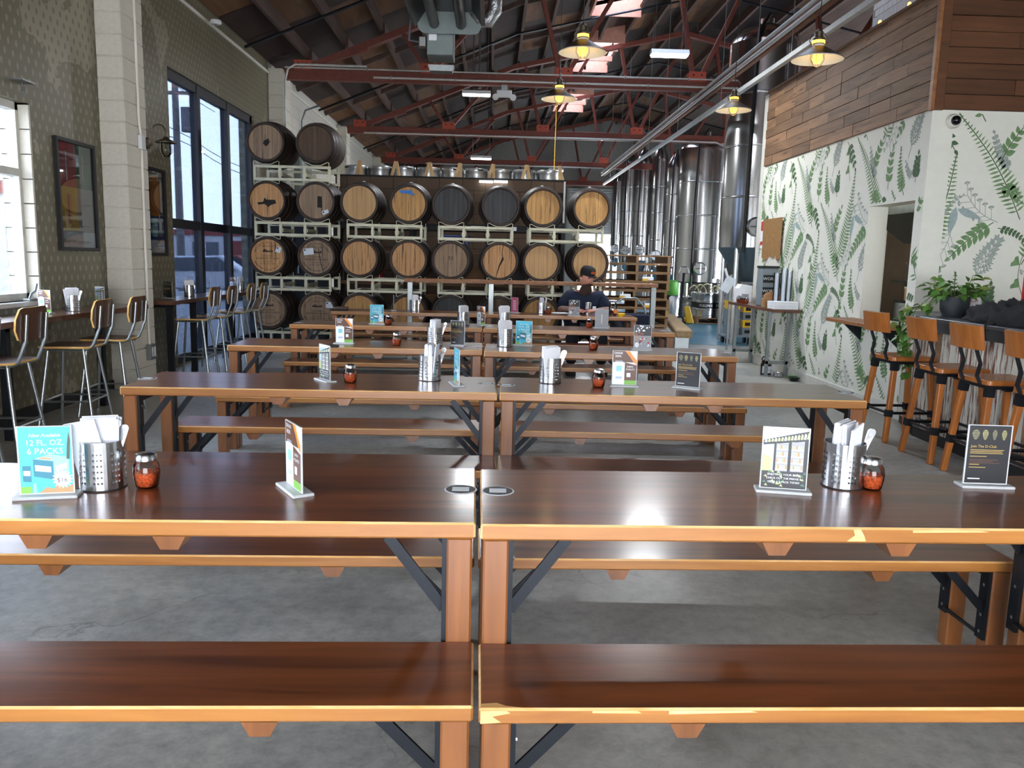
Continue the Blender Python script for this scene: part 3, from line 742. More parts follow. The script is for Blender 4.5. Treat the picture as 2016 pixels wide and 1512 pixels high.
# dark block cooler room behind the barrels, kegs on its roof
cw = struct(MB().box(-2.76, 1.22, 14.52, 14.7, 0, 2.775).build('wall_cooler', 'mortar_dark'))
cb = MB().box(-.198, .198, -.012, .01, 0, .196).mesh('block', 'cooler_block', bevel=.004)
ch_ = MB().box(-.098, .098, -.012, .01, 0, .196).mesh('block', 'cooler_block', bevel=.004)
for k in range(14):
    z = .0+.2*k-.02
    if z > 2.6: break
    off = .2 if k % 2 else 0
    x = -2.76+.2
    if off: inst('block', ch_, cw, (-2.66, 14.52, z)); x = -2.56+.2
    while x+.2 <= 1.23: inst('block', cb, cw, (x, 14.52, z)); x += .4
    if 1.22-(x-.2) > .15: inst('block', ch_, cw, (x-.1, 14.52, z))
MB().box(-2.78, 1.24, 14.49, 14.72, 2.775, 2.80).build('cap', 'near_black', cw)
MB().box(1.205, 1.235, 14.5, 14.54, .4, 2.78).build('corner_bead', 'white_plastic', cw)
struct(MB().box(-2.76, 1.22, 14.7, 19, 2.3, 2.40).build('ceiling_cooler', 'cooler_block'))
# ------------------------------------------------------------------ beer tables and benches
TL_, TW_, TH_ = 1.83, .54, .75
BW_, BH_ = .31, .43
def slab(L, W, H, th, name, parent):
    o = MB().box(-L/2, L/2, -W/2, W/2, H-th, H).build(name, ['amber_wood', 'tabletop_wood', 'worn_edge'], parent, bevel=.005, bevel_m=2)
    for p in o.data.polygons:
        if p.normal.z > .95: p.material_index = 1
        elif p.material_index == 2 and p.center.z < H-th/2: p.material_index = 0
    return o
def folding(name, label, cat, L, W, H, th, bat, group):
    t = thing(name, label, cat, (0, 0, 0), 0, group)
    slab(L, W, H, th, 'seat_board' if cat == 'bench' else 'table_top', t)
    lw, ld = .064, .06
    lm = MB().box(-lw/2, lw/2, -ld/2, ld/2, 0, H-th-.001).mesh('leg', 'leg_wood', bevel=.005)
    for sx in (-1, 1):
        x = sx*(L/2-lw/2-.008)
        for sy in (-1, 1):
            y = sy*(W/2-ld/2-.012)
            inst('leg', lm, t, (x, y, 0))
            zb = H-th-(.20 if cat == 'table' else .15); run = .15 if cat == 'table' else .14
            MB().bar((x-sx*(lw/2+.006), y, zb), (x-sx*(lw/2+run), y, H-th-.008), .028, .008, (0, 1, 0)).build('brace', 'black_steel', t)
            pl = MB().box(-.006, .006, -.022, .022, H*.32, H-th-.002)
            for zz in (H*.38, H*.52, H-th-.06): pl.lathe([(.006, 0), (.006, .004)], 6, (-sx*.0065 if sx > 0 else .0065, 0, zz), 'X', 1, True)
            pl.build('strap', ['black_steel', 'bolt_steel'], t, loc=(x-sx*(lw/2+.006), y, 0))
        xi = x-sx*(lw/2+.012)
        MB().tube([(xi, -W/2+.06, H*.36), (xi, W/2-.06, H*.36)], .007, 6).build('crossbar', 'black_steel', t)
        MB().box(x-.01, x+.01, -W/2+.07, W/2-.07, H-th-.05, H-th-.001).build('apron', 'black_steel', t)
    bm_ = MB().prism([(-.04, 0), (-.022, -.034), (.022, -.034), (.04, 0)], -W/2+.004, W/2-.004, 0, 'Y').mesh('batten', 'leg_wood')
    for x in bat: inst('batten', bm_, t, (x, 0, H-th-.0005))
    return t
protoT = folding('beer_table', '', 'table', TL_, TW_, TH_, .042, (-.16, .16), 'beer tables in five rows')
protoB = folding('beer_bench', '', 'bench', TL_, BW_, BH_, .038, (-.45, .45), 'benches along the beer tables')
used = {'T': 0, 'B': 0}
def put(kind, loc, rz, label):
    p = protoT if kind == 'T' else protoB
    if not used[kind]:
        used[kind] = 1; p.location = loc; p.rotation_euler = (0, 0, rz); p['label'] = label; return p
    return dup(p, loc, rz, label)
PXT = {(1, 'L'): ((0, 1027), (935, 1030)), (1, 'R'): ((948, 1032.5), (2016, 1042)), (2, 'L'): ((230, 764), (975, 770.5)), (2, 'R'): ((979, 772.5), (1714, 790)),
       (3, 'L'): ((443, 679.5), (952, 689.5)), (3, 'R'): ((955.5, 690.5), (1455, 704)), (4, 'L'): ((568.6, 638.6), (951.5, 645.5)), (4, 'R'): ((954, 646.5), (1326, 656)),
       (5, 'L'): ((652, 612.5), (953, 618)), (5, 'R'): ((955, 618.5), (1257, 626.5))}
TPOS = {}
for (r, s), (a, b_) in PXT.items():
    A, B = PZ(*a, TH_), PZ(*b_, TH_); d = (B-A); ang = max(-.02, min(.02, math.atan2(d.y, d.x)))
    if r == 1 and s == 'L': c0 = B-Vector((math.cos(ang), math.sin(ang), 0))*TL_/2
    elif r == 1: c0 = A+Vector((math.cos(ang), math.sin(ang), 0))*TL_/2
    else: c0 = (A+B)/2
    nrm = Vector((-math.sin(ang), math.cos(ang), 0)); TPOS[(r, s)] = (c0, nrm, ang)
for r in range(1, 6):    # keep the two tables of a row a finger apart
    (cl, nl, al), (cr, nr_, ar) = TPOS[(r, 'L')], TPOS[(r, 'R')]
    gap = (cr.x-cl.x)-TL_; sh = (.012-gap)/2
    cl.x -= sh; cr.x += sh
    if r == 5: cl.y = cr.y = max(9.72, (cl.y+cr.y)/2)
for (r, s), (c0, nrm, ang) in TPOS.items():
    c = c0+nrm*TW_/2
    put('T', (c.x, c.y, 0), ang, f'long brown wooden {SIDE[s]} beer table, {ROWN[r]}')
    fb = c0+nrm*(-.30+BW_/2 if r > 1 else -.295+BW_/2); bb = c0+nrm*(TW_+.07+BW_/2)
    put('B', (fb.x, fb.y, 0), ang, f'low wooden bench facing the barrels at the {SIDE[s]} table, {ROWN[r]}')
    put('B', (bb.x, bb.y, 0), ang, f'low wooden bench with its back to the barrels, {SIDE[s]} table, {ROWN[r]}')

# worn spots where the varnish has chipped off
def chip(name_sub, polys, H, W):
    o = next(c for c in col.objects if c.get('label') == name_sub)
    for pts, front in polys:
        mb = MB(); mb.poly([(u, -W/2-.0006, v) if front else (u, v, H+.0006) for u, v in pts]); mb.build('chipped_patch', 'worn_edge', o, fix=False)
b1 = f'low wooden bench facing the barrels at the {SIDE["R"]} table, {ROWN[1]}'; x0 = -TL_/2
chip(b1, [([(x0+.004, .395), (x0+.05, .398), (x0+.03, .412), (x0+.07, .42), (x0+.06, .426), (x0+.004, .426)], True), ([(x0+.004, -BW_/2+.004), (x0+.10, -BW_/2+.004), (x0+.06, -BW_/2+.012), (x0+.04, -BW_/2+.024), (x0+.004, -BW_/2+.02)], False),
     ([(x0+.25, .42), (x0+.36, .419), (x0+.35, .426), (x0+.25, .426)], True), ([(x0+.42, .417), (x0+.62, .421), (x0+.60, .426), (x0+.42, .426)], True)], BH_, BW_)
t1 = f'long brown wooden {SIDE["R"]} beer table, {ROWN[1]}'
chip(t1, [([(x0+.93, .714), (x0+.98, .714), (x0+.975, .728), (x0+.965, .745), (x0+.945, .745), (x0+.95, .73)], True), ([(x0+1.1, .738), (x0+1.3, .741), (x0+1.28, .745), (x0+1.1, .745)], True)], TH_, TW_)

# ------------------------------------------------------------------ table items
# perforated steel caddy
def caddy_meshes():
    mb = MB(); n = 40; r = .060; h = .135; rows = 7; z0, z1 = .016, .112
    def pt(a, z, rr=r): return (rr*math.cos(a), rr*math.sin(a), z)
    for i in range(n):
        a0, a1 = 2*math.pi*i/n, 2*math.pi*(i+1)/n
        mb.poly([pt(a0, 0), pt(a1, 0), pt(a1, z0), pt(a0, z0)]); mb.poly([pt(a0, z1), pt(a1, z1), pt(a1, h), pt(a0, h)])
        hole = (i % 5) < 3
        for k in range(rows-1):
            za, zb = z0+(z1-z0)*k/(rows-1), z0+(z1-z0)*(k+1)/(rows-1)
            if not hole: mb.poly([pt(a0, za), pt(a1, za), pt(a1, zb), pt(a0, zb)]); continue
            am, zm = (a0+a1)/2, (za+zb)/2; da, dz = (a1-a0)*.36, (a1-a0)*.36*r
            ring = [(am+da*math.cos(t), zm+dz*math.sin(t)) for t in [math.pi/4*j+math.pi/8 for j in range(8)]]
            cor = [(a1, zb), (a0, zb), (a0, za), (a1, za)]
            b0 = mb._a([pt(*p) for p in ring]); c0_ = mb._a([pt(*p) for p in cor])
            for q in range(4):
                i0, i1 = b0+(2*q) % 8, b0+(2*q+1) % 8
                mb.face([c0_+q, i1, i0]); mb.face([c0_+q, c0_+(q+1) % 4, b0+(2*q+2) % 8, i1])
    body = mb.mesh('perforated_wall', 'brushed_steel', smooth=50, fix=False)
    rim = MB().lathe([(r-.0015, h-.002), (r+.0012, h-.002), (r+.0012, h+.001), (r-.0015, h+.001), (r-.0015, h-.002)], 40).mesh('rim', 'brushed_steel', smooth=50)
    base = MB().lathe([(0, .002), (r-.001, .002), (r+.0008, .0), (r+.0008, .004), (0, .004)], 40).mesh('base', 'black_matte', smooth=40)
    return body, rim, base
CB = caddy_meshes()
nap = MB(); 
for i in range(7):
    y = -.024+.008*i; nap.T = Matrix.Translation((0, y, .004)) @ Matrix.Rotation(.05*(i-3)*.3, 4, 'X') @ Matrix.Rotation(random.uniform(-.04, .04), 4, 'Y')
    nap.box(-.046, .046, -.003, .003, 0, .182+random.uniform(-.006, .01))
nap.T = Matrix.Translation((-.012, -.03, .02)) @ Matrix.Rotation(.12, 4, 'X') @ Matrix.Rotation(-.18, 4, 'Y'); nap.box(-.04, .04, -.003, .003, 0, .172)
NAP = nap.mesh('napkin_stack', 'white_paper', bevel=.001)
def spoon_mesh():
    mb = MB(); pts = [(0, 0, 0), (0, .003, .05), (0, .004, .11), (0, 0, .165)]
    for a, b_, w0, w1 in ((0, 1, .004, .004), (1, 2, .004, .007), (2, 3, .007, .011)):
        p, q = pts[a], pts[b_]
        n = mb._a([(-w0, p[1]-.001, p[2]), (w0, p[1]-.001, p[2]), (w1, q[1]-.001, q[2]), (-w1, q[1]-.001, q[2]), (-w0, p[1]+.001, p[2]), (w0, p[1]+.001, p[2]), (w1, q[1]+.001, q[2]), (-w1, q[1]+.001, q[2])])
        for f in ((0, 3, 2, 1), (4, 5, 6, 7), (0, 1, 5, 4), (1, 2, 6, 5), (2, 3, 7, 6), (3, 0, 4, 7)): mb.face([n+i for i in f])
    mb.lathe([(.011, -.0012), (.011, .0012)], 10, (0, 0, .165), 'Y', 0, True)
    return mb.mesh('cutlery', 'brushed_steel', smooth=40)
SPOON = spoon_mesh()
def caddy(px, py, z, where, ztop=None, scale=1, spoons=3, rz=0, pos=None):
    p = pos or PZ(px, py, z)
    t = thing('utensil_caddy', f'perforated steel utensil caddy {where}', 'caddy', p, rz, 'utensil caddies')
    for n_, me in zip(('perforated_wall', 'rim', 'base'), CB): inst(n_, me, t)
    o = inst('napkin_stack', NAP, None, p+Vector((0, .006, .006)), (0, 0, rz+.2)); tag(o, f'white paper napkins in the caddy {where}', 'napkins', 'napkin stacks')
    for k in range(spoons):
        a = rz+(-2.5, -.7, -.95)[k]
        o = inst('dinner_fork', SPOON, None, p+Vector((.030*math.cos(a), .030*math.sin(a), .008)), (-.30*math.sin(a)*-1, .30*math.cos(a)*1, a*.3))
        tag(o, f'steel cutlery in the caddy {where}', 'cutlery', f'cutlery in caddy {where}')
    return t
# chili flake shaker
prof = [(.024, .0), (.030, .004), (.034, .025), (.036, .045), (.033, .066), (.027, .076), (.026, .080)]
SH_G = MB().lathe(prof, 16).mesh('glass_jar', 'clear_glass', smooth=60)
SH_F = MB().lathe([(0, .005), (.027, .005), (.031, .025), (.0325, .044), (.012, .050), (0, .047)], 14).mesh('chili_flakes', 'chili_flakes', smooth=60)
SH_L = MB().lathe([(.0275, .077), (.0295, .078), (.0295, .088), (.026, .095), (.012, .099), (0, .099)], 18).mesh('lid', 'brushed_steel', smooth=40)
def shaker(px, py, z, where, pos=None, group='chili flake shakers'):
    p = pos or PZ(px, py, z)
    t = thing('pepper_shaker', f'glass shaker of red chili flakes {where}', 'shaker', p, 0, group)
    for n_, me in (('glass_jar', SH_G), ('chili_flakes', SH_F), ('lid', SH_L)): inst(n_, me, t)
    return t
# coaster stickers
def sticker(px, py, z, label):
    p = PZ(px, py, z)
    t = thing('table_sticker', label, 'sticker', p+Vector((0, 0, .0004)), 0, 'round stickers on the tables')
    MB().lathe([(.047, 0), (.047, .0008), (.043, .001)], 28).lathe([(.043, .001), (.0, .001)], 28).build('white_ring', 'print_white', t)
    MB().lathe([(.042, .0014), (.0, .0014)], 28).build('dark_disc', 'print_black', t)
    MB().box(-.024, .024, -.02, .02, .0016, .0019).build('white_panel', 'print_white', t)
# acrylic table signs
AC_B = MB().prism([(-.078, -.03), (.078, -.03), (.078, .03), (-.078, .03)], 0, .009).mesh('base', 'frosted_acrylic', bevel=.002)
AC_S = MB().box(-.066, .066, -.0022, .0022, .009, .192).mesh('sheet', 'frosted_acrylic')
CARD = {}
def card_mesh(kind):
    """flat print, z up from 0 to .178, x -.0635...0635, facing -y"""
    if kind in CARD: return CARD[kind]
    mb = MB(); mats = []; lay = [0]
    def q(mat, pts):
        if mat not in mats: mats.append(mat)
        lay[0] += 1; y = -.0024-.00003*lay[0]
        mb.poly([(u, y, v) for u, v in pts], mats.index(mat))
    def r(mat, x0, x1, z0, z1): q(mat, [(x0, z0), (x1, z0), (x1, z1), (x0, z1)])
    W, H = .0625, .178
    txt = []
    if kind == 'blue':
        r('print_blue', -W, W, 0, H)
        q('print_blue_dk', [(-.03, .045), (.018, .035), (.018, .085), (-.03, .092)]); q('print_blue_lt', [(.018, .035), (.055, .05), (.055, .095), (.018, .085)])
        q('print_blue_lt', [(-.03, .092), (.018, .085), (.055, .095), (.01, .105)]); q('print_tan', [(-.02, .0935), (.008, .089), (.018, .092), (-.008, .097)])
        q('print_blue_dk', [(-.056, .032), (-.036, .03), (-.036, .074), (-.056, .074)]); q('print_white', [(-.054, .048), (-.038, .047), (-.038, .06), (-.054, .061)])
        q('print_white', [(-.026, .06), (.012, .055), (.012, .07), (-.026, .076)]); q('print_white', [(.024, .058), (.05, .066), (.05, .08), (.024, .072)])
        q('print_green', [(-W, 0), (-.036, 0), (-.036, .018), (-W, .018)]); q('print_blue_lt', [(-.034, 0), (-.024, 0), (-.026, .028), (-.032, .026)])
        q('print_tan', [(-.02, 0), (W, 0), (W, .022), (.045, .012), (.03, .024), (.015, .010), (.0, .016), (-.012, .006)])
        q('print_dkgreen', [(.050, .09), (.058, .09), (.061, .14), (.058, .165), (.053, .13)])
        st = []
        for i in range(32): a = math.pi*2*i/32; rr = .026 if i % 2 == 0 else .018; st.append((.038+rr*math.cos(a), .036+rr*math.sin(a)))
        q('print_white', st)
        txt = [('New Available', .013, 'print_white', 0, .155, .3), ('12 FL. OZ.', .021, 'print_white', 0, .135, 0), ('6 PACKS', .023, 'print_white', 0, .112, 0), ('only', .007, 'print_black', .037, .045, .3), ('$16', .017, 'print_black', .037, .033, 0)]
    elif kind == 'drink':
        r('print_white', -W, W, 0, H); r('print_brown', -W, W, .118, H); q('print_orange', [(0, H), (.024, .15), (.045, .12), (W, .105), (W, H)]); q('print_white', [(.025, H), (.04, .155), (W, .13), (W, H)])
        q('print_brown', [(.0, .118), (W, .104), (W, .02), (.0, .02)]); r('print_green', -.0, W, 0, .022); r('print_grey', -.05, -.012, .11, .128)
        r('print_white', -.052, -.006, .022, .12); r('print_blue_lt', -.044, -.014, .07, .1); r('print_sky', -.046, -.012, .03, .042); r('print_white', .012, .032, .04, .062)
        txt = [('DRINK', .015, 'print_white', -.034, .166, 0), ('BEER.', .015, 'print_white', -.034, .150, 0), ('EARN', .013, 'print_white', .028, .095, 0), ('POINTS', .013, 'print_white', .030, .080, 0)]
    elif kind == 'fridge':
        r('print_sky', -W, W, 0, H); q('print_white', [(-W, H), (-W, .160), (W, .168), (W, H)]); q('print_black', [(-W, .126), (W, .142), (W, .172), (-W, .140)])
        for i in range(14): u = -.06+.009*i; q('print_ltgreen' if i % 3 else 'print_white', [(u, .134+i*.0011), (u+.007, .133+i*.0012), (u+.008, .140+i*.0018), (u+.003, .142+i*.0019)])
        r('print_black', -.032, -.026, .05, .135); r('print_black', .008, .016, .05, .14); r('print_black', .052, W, .05, .142); r('print_grey', -.026, .008, .05, .132); r('print_grey', .016, .052, .05, .138)
        for k in range(4):
            z = .056+.02*k
            for x0, x1 in ((-.025, .007), (.017, .051)):
                r('print_white', x0, x1, z-.003, z)
                for j in range(6): u = x0+(x1-x0)*(j+.15)/6; r(('print_ltgreen', 'print_tan', 'print_sky', 'print_stone')[(j+k) % 4], u, u+.0038, z, z+.012)
        q('print_ltgreen', [(-W, .05), (-.036, .05), (-.036, .09), (-W, .1)]); r('print_black', -W, W, 0, .05)
        for i in range(26):
            u, v_ = random.uniform(-.06, .052), random.uniform(.004, .048); q('print_forest' if i % 2 else 'print_ltgreen', [(u, v_), (u+.010, v_-.002), (u+.006, v_+.006)])
        txt = [('ENJOYING YOUR BEER?', .0088, 'print_white', 0, .040, 0), ('CHECK OUT THE FRIDGE &', .0080, 'print_white', 0, .029, 0), ('GRAB A 4-PACK TO GO', .0084, 'print_white', 0, .018, 0)]
    elif kind == 'club':
        r('print_black', -W, W, 0, H)
        for i in range(4):
            cx = -.042+.028*i; w = (.012, .0095, .0075, .008)[i]
            q('print_hop_lt' if i % 2 else 'print_hop', [(cx+w*math.sin(t)*(.75 if math.cos(t) < 0 else 1), .150+.016*math.cos(t)) for t in [j*math.pi/5 for j in range(10)]])
            for j in range(5): r('print_black', cx-w*.55, cx+w*.55, .139+.005*j, .1402+.005*j)
        for i, (w, zz) in enumerate(((.10, .102), (.095, .097), (.098, .092), (.05, .082), (.085, .072), (.07, .067), (.09, .062), (.03, .057), (.05, .048))):
            r('print_gold' if i not in (4, 5, 6) else 'print_brown', -.054, -.054+w, zz, zz+.0018)
        r('print_white', -.054, -.018, .012, .0152)
        txt = [('Join The D-Club', .0115, 'print_gold', -.054, .114, 0, 'LEFT')]
    elif kind == 'comic':
        r('print_grey', -W, W, 0, H); r('print_black', -W, W, .10, H)
        for i in range(46):
            u, v_ = random.uniform(-.058, .046), random.uniform(.01, .165); s_ = random.uniform(.006, .016)
            q(random.choice(('print_white', 'print_orange', 'print_sky', 'print_tan', 'print_black', 'print_red') if v_ < .12 else ('print_white', 'print_white', 'print_black')), [(u, v_), (u+s_, v_+s_*.4), (u+s_*.6, v_+s_*1.2), (u-.002, v_+s_*.8)])
        st = []
        for i in range(28): a = math.pi*2*i/28; rr = .024 if i % 2 == 0 else .017; st.append((-.042+rr*math.cos(a)*.8, .03+rr*math.sin(a)))
        q('print_white', st)
    elif kind == 'pink':
        r('print_pink', -W, W, .0, H)
        for i in range(5): r('print_white', -.03, .03, .03+.025*i, .04+.025*i)
    elif kind == 'plain':
        r('print_grey', -W, W, 0, H); r('print_white', -.004, .004, .04, .13)
        for i in range(5): r('print_stone', -.05, .05, .03+.022*i, .034+.022*i)
    me = mb.mesh('card_'+kind, mats, fix=False); CARD[kind] = (me, txt, -.0027-.00003*lay[0]); return CARD[kind]
def sign(px, py, z, kind, label, rz=0, scale=1, back=None, pos=None):
    p = pos or PZ(px, py, z)
    t = thing('table_sign', label, 'sign', p, rz, 'acrylic table signs')
    inst('base', AC_B, t); inst('sheet', AC_S, t)
    for kd, rot in ((kind, 0), (back or kind, math.pi)):
        me, txt, ty = card_mesh(kd); c = inst('printed_card', me, t, (0, 0, .012), (0, 0, rot))
        for tx in txt:
            al = tx[6] if len(tx) > 6 else 'CENTER'
            inst('lettering', text_mesh(tx[0], tx[1], tx[2], al, tx[5]), c, (tx[3], ty, tx[4]), FRONT)
    return t
T = TH_
W_ = lambda r, s: f'on the {SIDE[s]} table, {ROWN[r]}'
# (row 1, farthest from the barrels)
sign(95, 978, T, 'blue', 'blue 12 fl oz 6 packs sign, ' + W_(1, 'L'), .22)
caddy(204, 958, T, W_(1, 'L')); shaker(290, 958, T, W_(1, 'L'))
sign(580, 966, T, 'drink', 'drink beer sign turned nearly edge-on, ' + W_(1, 'L'), -1.02)
sticker(907, 964, T, 'round black sticker at inner corner, ' + W_(1, 'L'))
sticker(980, 967, T, 'round black sticker at inner corner, ' + W_(1, 'R'))
sign(1540, 968, T, 'fridge', 'beer fridge photograph sign, ' + W_(1, 'R'), -.20)
caddy(1657, 956, T, W_(1, 'R'), rz=.6); shaker(1714, 962, T, W_(1, 'R'))
sign(1937, 958, T, 'club', 'black club table sign with gold lettering, ' + W_(1, 'R'), -.06)
# row 2
sticker(290, 745, T, 'pale round sticker at the outer corner, ' + W_(2, 'L')); sticker(958, 755, T, 'round sticker at the inner corner, ' + W_(2, 'L')); sticker(997, 758, T, 'round sticker at the inner corner, ' + W_(2, 'R')); sticker(1665, 773, T, 'round sticker at the outer corner, ' + W_(2, 'R'))
sign(640, 750, T, 'fridge', 'beer fridge photograph sign turned sideways, ' + W_(2, 'L'), -.95)
shaker(690, 753, T, W_(2, 'L')); caddy(846, 748, T, W_(2, 'L'), rz=1.2)
sign(899, 758, T, 'blue', 'blue six-pack sign turned almost edge-on, ' + W_(2, 'L'), -1.33)
caddy(1083, 753, T, W_(2, 'R'), rz=.3); shaker(1178, 762, T, W_(2, 'R'))
sign(1228, 761, T, 'drink', 'drink beer earn points sign, ' + W_(2, 'R'), -.06); sign(1353, 765, T, 'club', 'black club sign, ' + W_(2, 'R'), -.55)
# row 3
sign(678, 677, T, 'drink', 'drink beer earn points sign, ' + W_(3, 'L'), -.1); shaker(781, 680, T, W_(3, 'L')); caddy(856, 680, T, W_(3, 'L'), rz=.9); sign(901, 681, T, 'club', 'black club sign, ' + W_(3, 'L'), -.6)
sticker(941, 682, T, 'round sticker at the inner corner, ' + W_(3, 'L')); sticker(972, 683, T, 'round sticker at the inner corner, ' + W_(3, 'R'))
caddy(994, 682, T, W_(3, 'R'), rz=.2, spoons=0); sign(1031, 681, T, 'blue', 'blue six-pack sign, ' + W_(3, 'R'), -.35); shaker(1168, 688, T, W_(3, 'R'))
sign(1264, 690, T, 'comic', 'black and orange illustrated sign, ' + W_(3, 'R'), -.1); sticker(1432, 694, T, 'round sticker at the outer corner, ' + W_(3, 'R'))
tag(MB().box(-.04, .04, -.035, .035, 0, .014).build('billfold', 'black_matte', bevel=.003, loc=PZ(655, 683, T)), 'small black billfold at the edge, ' + W_(3, 'L'), 'billfold')
# row 4
sticker(588, 635, T, 'round sticker at the outer corner, ' + W_(4, 'L')); sign(742, 638.5, T, 'blue', 'blue six-pack sign, ' + W_(4, 'L'), .0); shaker(765, 639, T, W_(4, 'L')); caddy(912, 641, T, W_(4, 'L'), rz=.5, spoons=1)
sign(947, 641, T, 'drink', 'drink beer sign turned sideways, ' + W_(4, 'L'), -.9); sticker(962, 642, T, 'round sticker at the inner corner, ' + W_(4, 'R')); caddy(993, 641, T, W_(4, 'R'), rz=.1, spoons=1)
shaker(1160, 645, T, W_(4, 'R')); sign(1184, 647, T, 'plain', 'clear sign with pale grey card, ' + W_(4, 'R'), 0); sticker(1307, 651, T, 'round sticker at the outer corner, ' + W_(4, 'R'))
# row 5
bx = thing('register_tray', 'flat black tray at the window end of the row nearest the barrels', 'tray', PZ(668, 611, T)); MB().box(-.1, .1, -.08, .08, 0, .02).build('base', 'black_matte', bx, bevel=.004); MB().box(-.06, .1, -.06, .06, .02, .045).build('lid', 'walnut_ply', bx, bevel=.004)
sign(775, 612, T, 'fridge', 'table sign seen edge-on, ' + W_(5, 'L'), -1.4); caddy(816, 612, T, W_(5, 'L'), rz=.7, spoons=2)
sign(1013, 616, T, 'pink', 'pink narrow sign turned sideways, ' + W_(5, 'R'), -.9); caddy(1066, 617, T, W_(5, 'R'), rz=1.5, spoons=0); shaker(1080, 618, T, W_(5, 'R'))
sign(1130, 622, T, 'comic', 'illustrated sign before the bearded person, ' + W_(5, 'R'), 0)
pl = thing('paper_plate', 'white paper plate beside the bearded person', 'plate', PZ(1103, 618.5, T)); MB().lathe([(0, .002), (.08, .002), (.11, .014), (.112, .016), (.08, 0), (0, 0)], 24).build('dish', 'white_paper', pl, smooth=50)
MB().box(-.06, .05, -.03, .05, .012, .02).build('folded_napkin', 'white_paper', pl)
cu = thing('steel_tumbler', 'brushed steel tumbler before the bearded person', 'tumbler', PZ(1157, 619, T)); MB().lathe([(0, 0), (.033, 0), (.042, .15), (.040, .15), (.032, .006), (0, .006)], 20).build('cup', 'brushed_steel', cu, smooth=40); MB().lathe([(.0355, .025), (.0385, .07)], 16, a0=3.6, a1=5.6).build('pink_decal', 'print_pink', cu)
bk = thing('menu_folder', 'pale blue folded menu under the bearded person\'s hand', 'menu', PZ(1178, 617, T), .1); MB().box(-.11, .11, -.07, .07, 0, .006).build('cover', 'print_blue_lt', bk); MB().prism([(-.07, 0), (.07, 0), (.07, .05)], -.11, .11, 0, 'X').build('raised_cover', 'print_sky', bk)
pt_ = thing('glass_pitcher', 'glass jar of amber iced tea with orange slice', 'jar', PZ(1206, 622, T)); MB().lathe([(0, .004), (.045, .004), (.05, .02), (.05, .12), (.04, .15), (.042, .17)], 20).build('glass_wall', 'clear_glass', pt_, smooth=50); MB().lathe([(0, .006), (.046, .006), (.047, .07), (0, .07)], 18).build('tea', 'amber_beer', pt_, smooth=50); MB().lathe([(0, -.006), (.03, -.006), (.03, .006), (0, .006)], 16, (.03, -.045, .06), 'Y').build('orange_slice', 'print_orange', pt_); MB().lathe([(.043, .165), (.045, .185), (0, .19)], 18).build('lid', 'brushed_steel', pt_, smooth=40)
yt = thing('sauce_tub', 'small yellow sauce tub with lid by the jar', 'tub', PZ(1223, 623.5, T)); MB().lathe([(0, 0), (.04, 0), (.046, .035), (0, .035)], 18).build('cup', 'chain_yellow', yt, smooth=40); MB().lathe([(0, .045), (.03, .045), (.049, .04), (.049, .034), (0, .034)], 18).build('lid', 'crate_yellow', yt, smooth=40)
# ------------------------------------------------------------------ barrels on racks
BY = 11.62; BL = .88; RH, RB = .262, .318
def brl_prof(off=0, y0=0, y1=1, n=10):
    out = []
    for i in range(n+1):
        t = y0+(y1-y0)*i/n; u = 2*t-1; out.append((RH+(RB-RH)*(1-u*u)+off, t*BL))
    return out
body = brl_prof(); body = [(RH-.035, .03), (RH-.022, .0)]+body+[(RH-.02, BL), (RH-.035, BL-.03)]
STAVE = MB().lathe(body, 30, axis='Y').mesh('staves', 'stave_wood', smooth=40)
HOOPS = [MB().lathe([(r-.003, y) if j in (0, 3) else (r+.002, y) for j, (r, y) in enumerate([p[0], p[0], p[-1], p[-1]])], 30, axis='Y').mesh('hoop', 'steel_hoop', smooth=40)
         for p in (brl_prof(0, a, b_, 1) for a, b_ in ((.004, .055), (.12, .165), (.27, .31), (.69, .73), (.835, .88), (.945, .996)))]
def head_boards():
    out = []; r = RH-.03; ws = [-r, -.165, -.098, -.035, .03, .09, .16, r]
    for a, b_ in zip(ws, ws[1:]):
        pts = []
        for i in range(7):
            x = a+.0012+(b_-a-.0024)*i/6; pts.append((x, -math.sqrt(max(0, r*r-x*x))))
        for i in range(7):
            x = b_-.0012-(b_-a-.0024)*i/6; pts.append((x, math.sqrt(max(0, r*r-x*x))))
        out.append(MB().prism(pts, .02, .034, 0, 'Y').mesh('head_board', 'oak_pale'))
    return out
HEADS = head_boards()
BACKH = MB().lathe([(RH-.03, BL-.03), (0, BL-.03)], 24, axis='Y').mesh('back_head', 'stave_wood')
BUNG = MB().lathe([(.0, -.0), (.024, 0), (.022, .02), (0, .02)], 10, (0, BL/2, RB-.004)).mesh('bung', 'white_plastic')
def barrel(X, z, head, label, extra=None, group='barrels on the cream racks', bung=False):
    t = thing('oak_barrel', label, 'barrel', (X, BY+random.uniform(-.015, .015), z), random.uniform(-.015, .015), group)
    inst('staves', STAVE, t)
    for h in HOOPS: inst('hoop', h, t)
    for h in HEADS: inst('head_board', h, t, mat=head)
    inst('back_head', BACKH, t)
    if bung: inst('bung', BUNG, t)
    if extra: extra(t)
    return t
def arc_text(t, s, r, a0, a1, size, mat='barrel_ink', flip=False):
    n = len(s)
    for i, ch in enumerate(s):
        if ch == ' ': continue
        a = a0+(a1-a0)*(i/(n-1)); rot = (a-math.pi/2) if not flip else (a+math.pi/2)
        inst('lettering', text_mesh(ch, size, mat), t, (r*math.cos(a), .0185, r*math.sin(a)), (R_(90), -rot, 0))
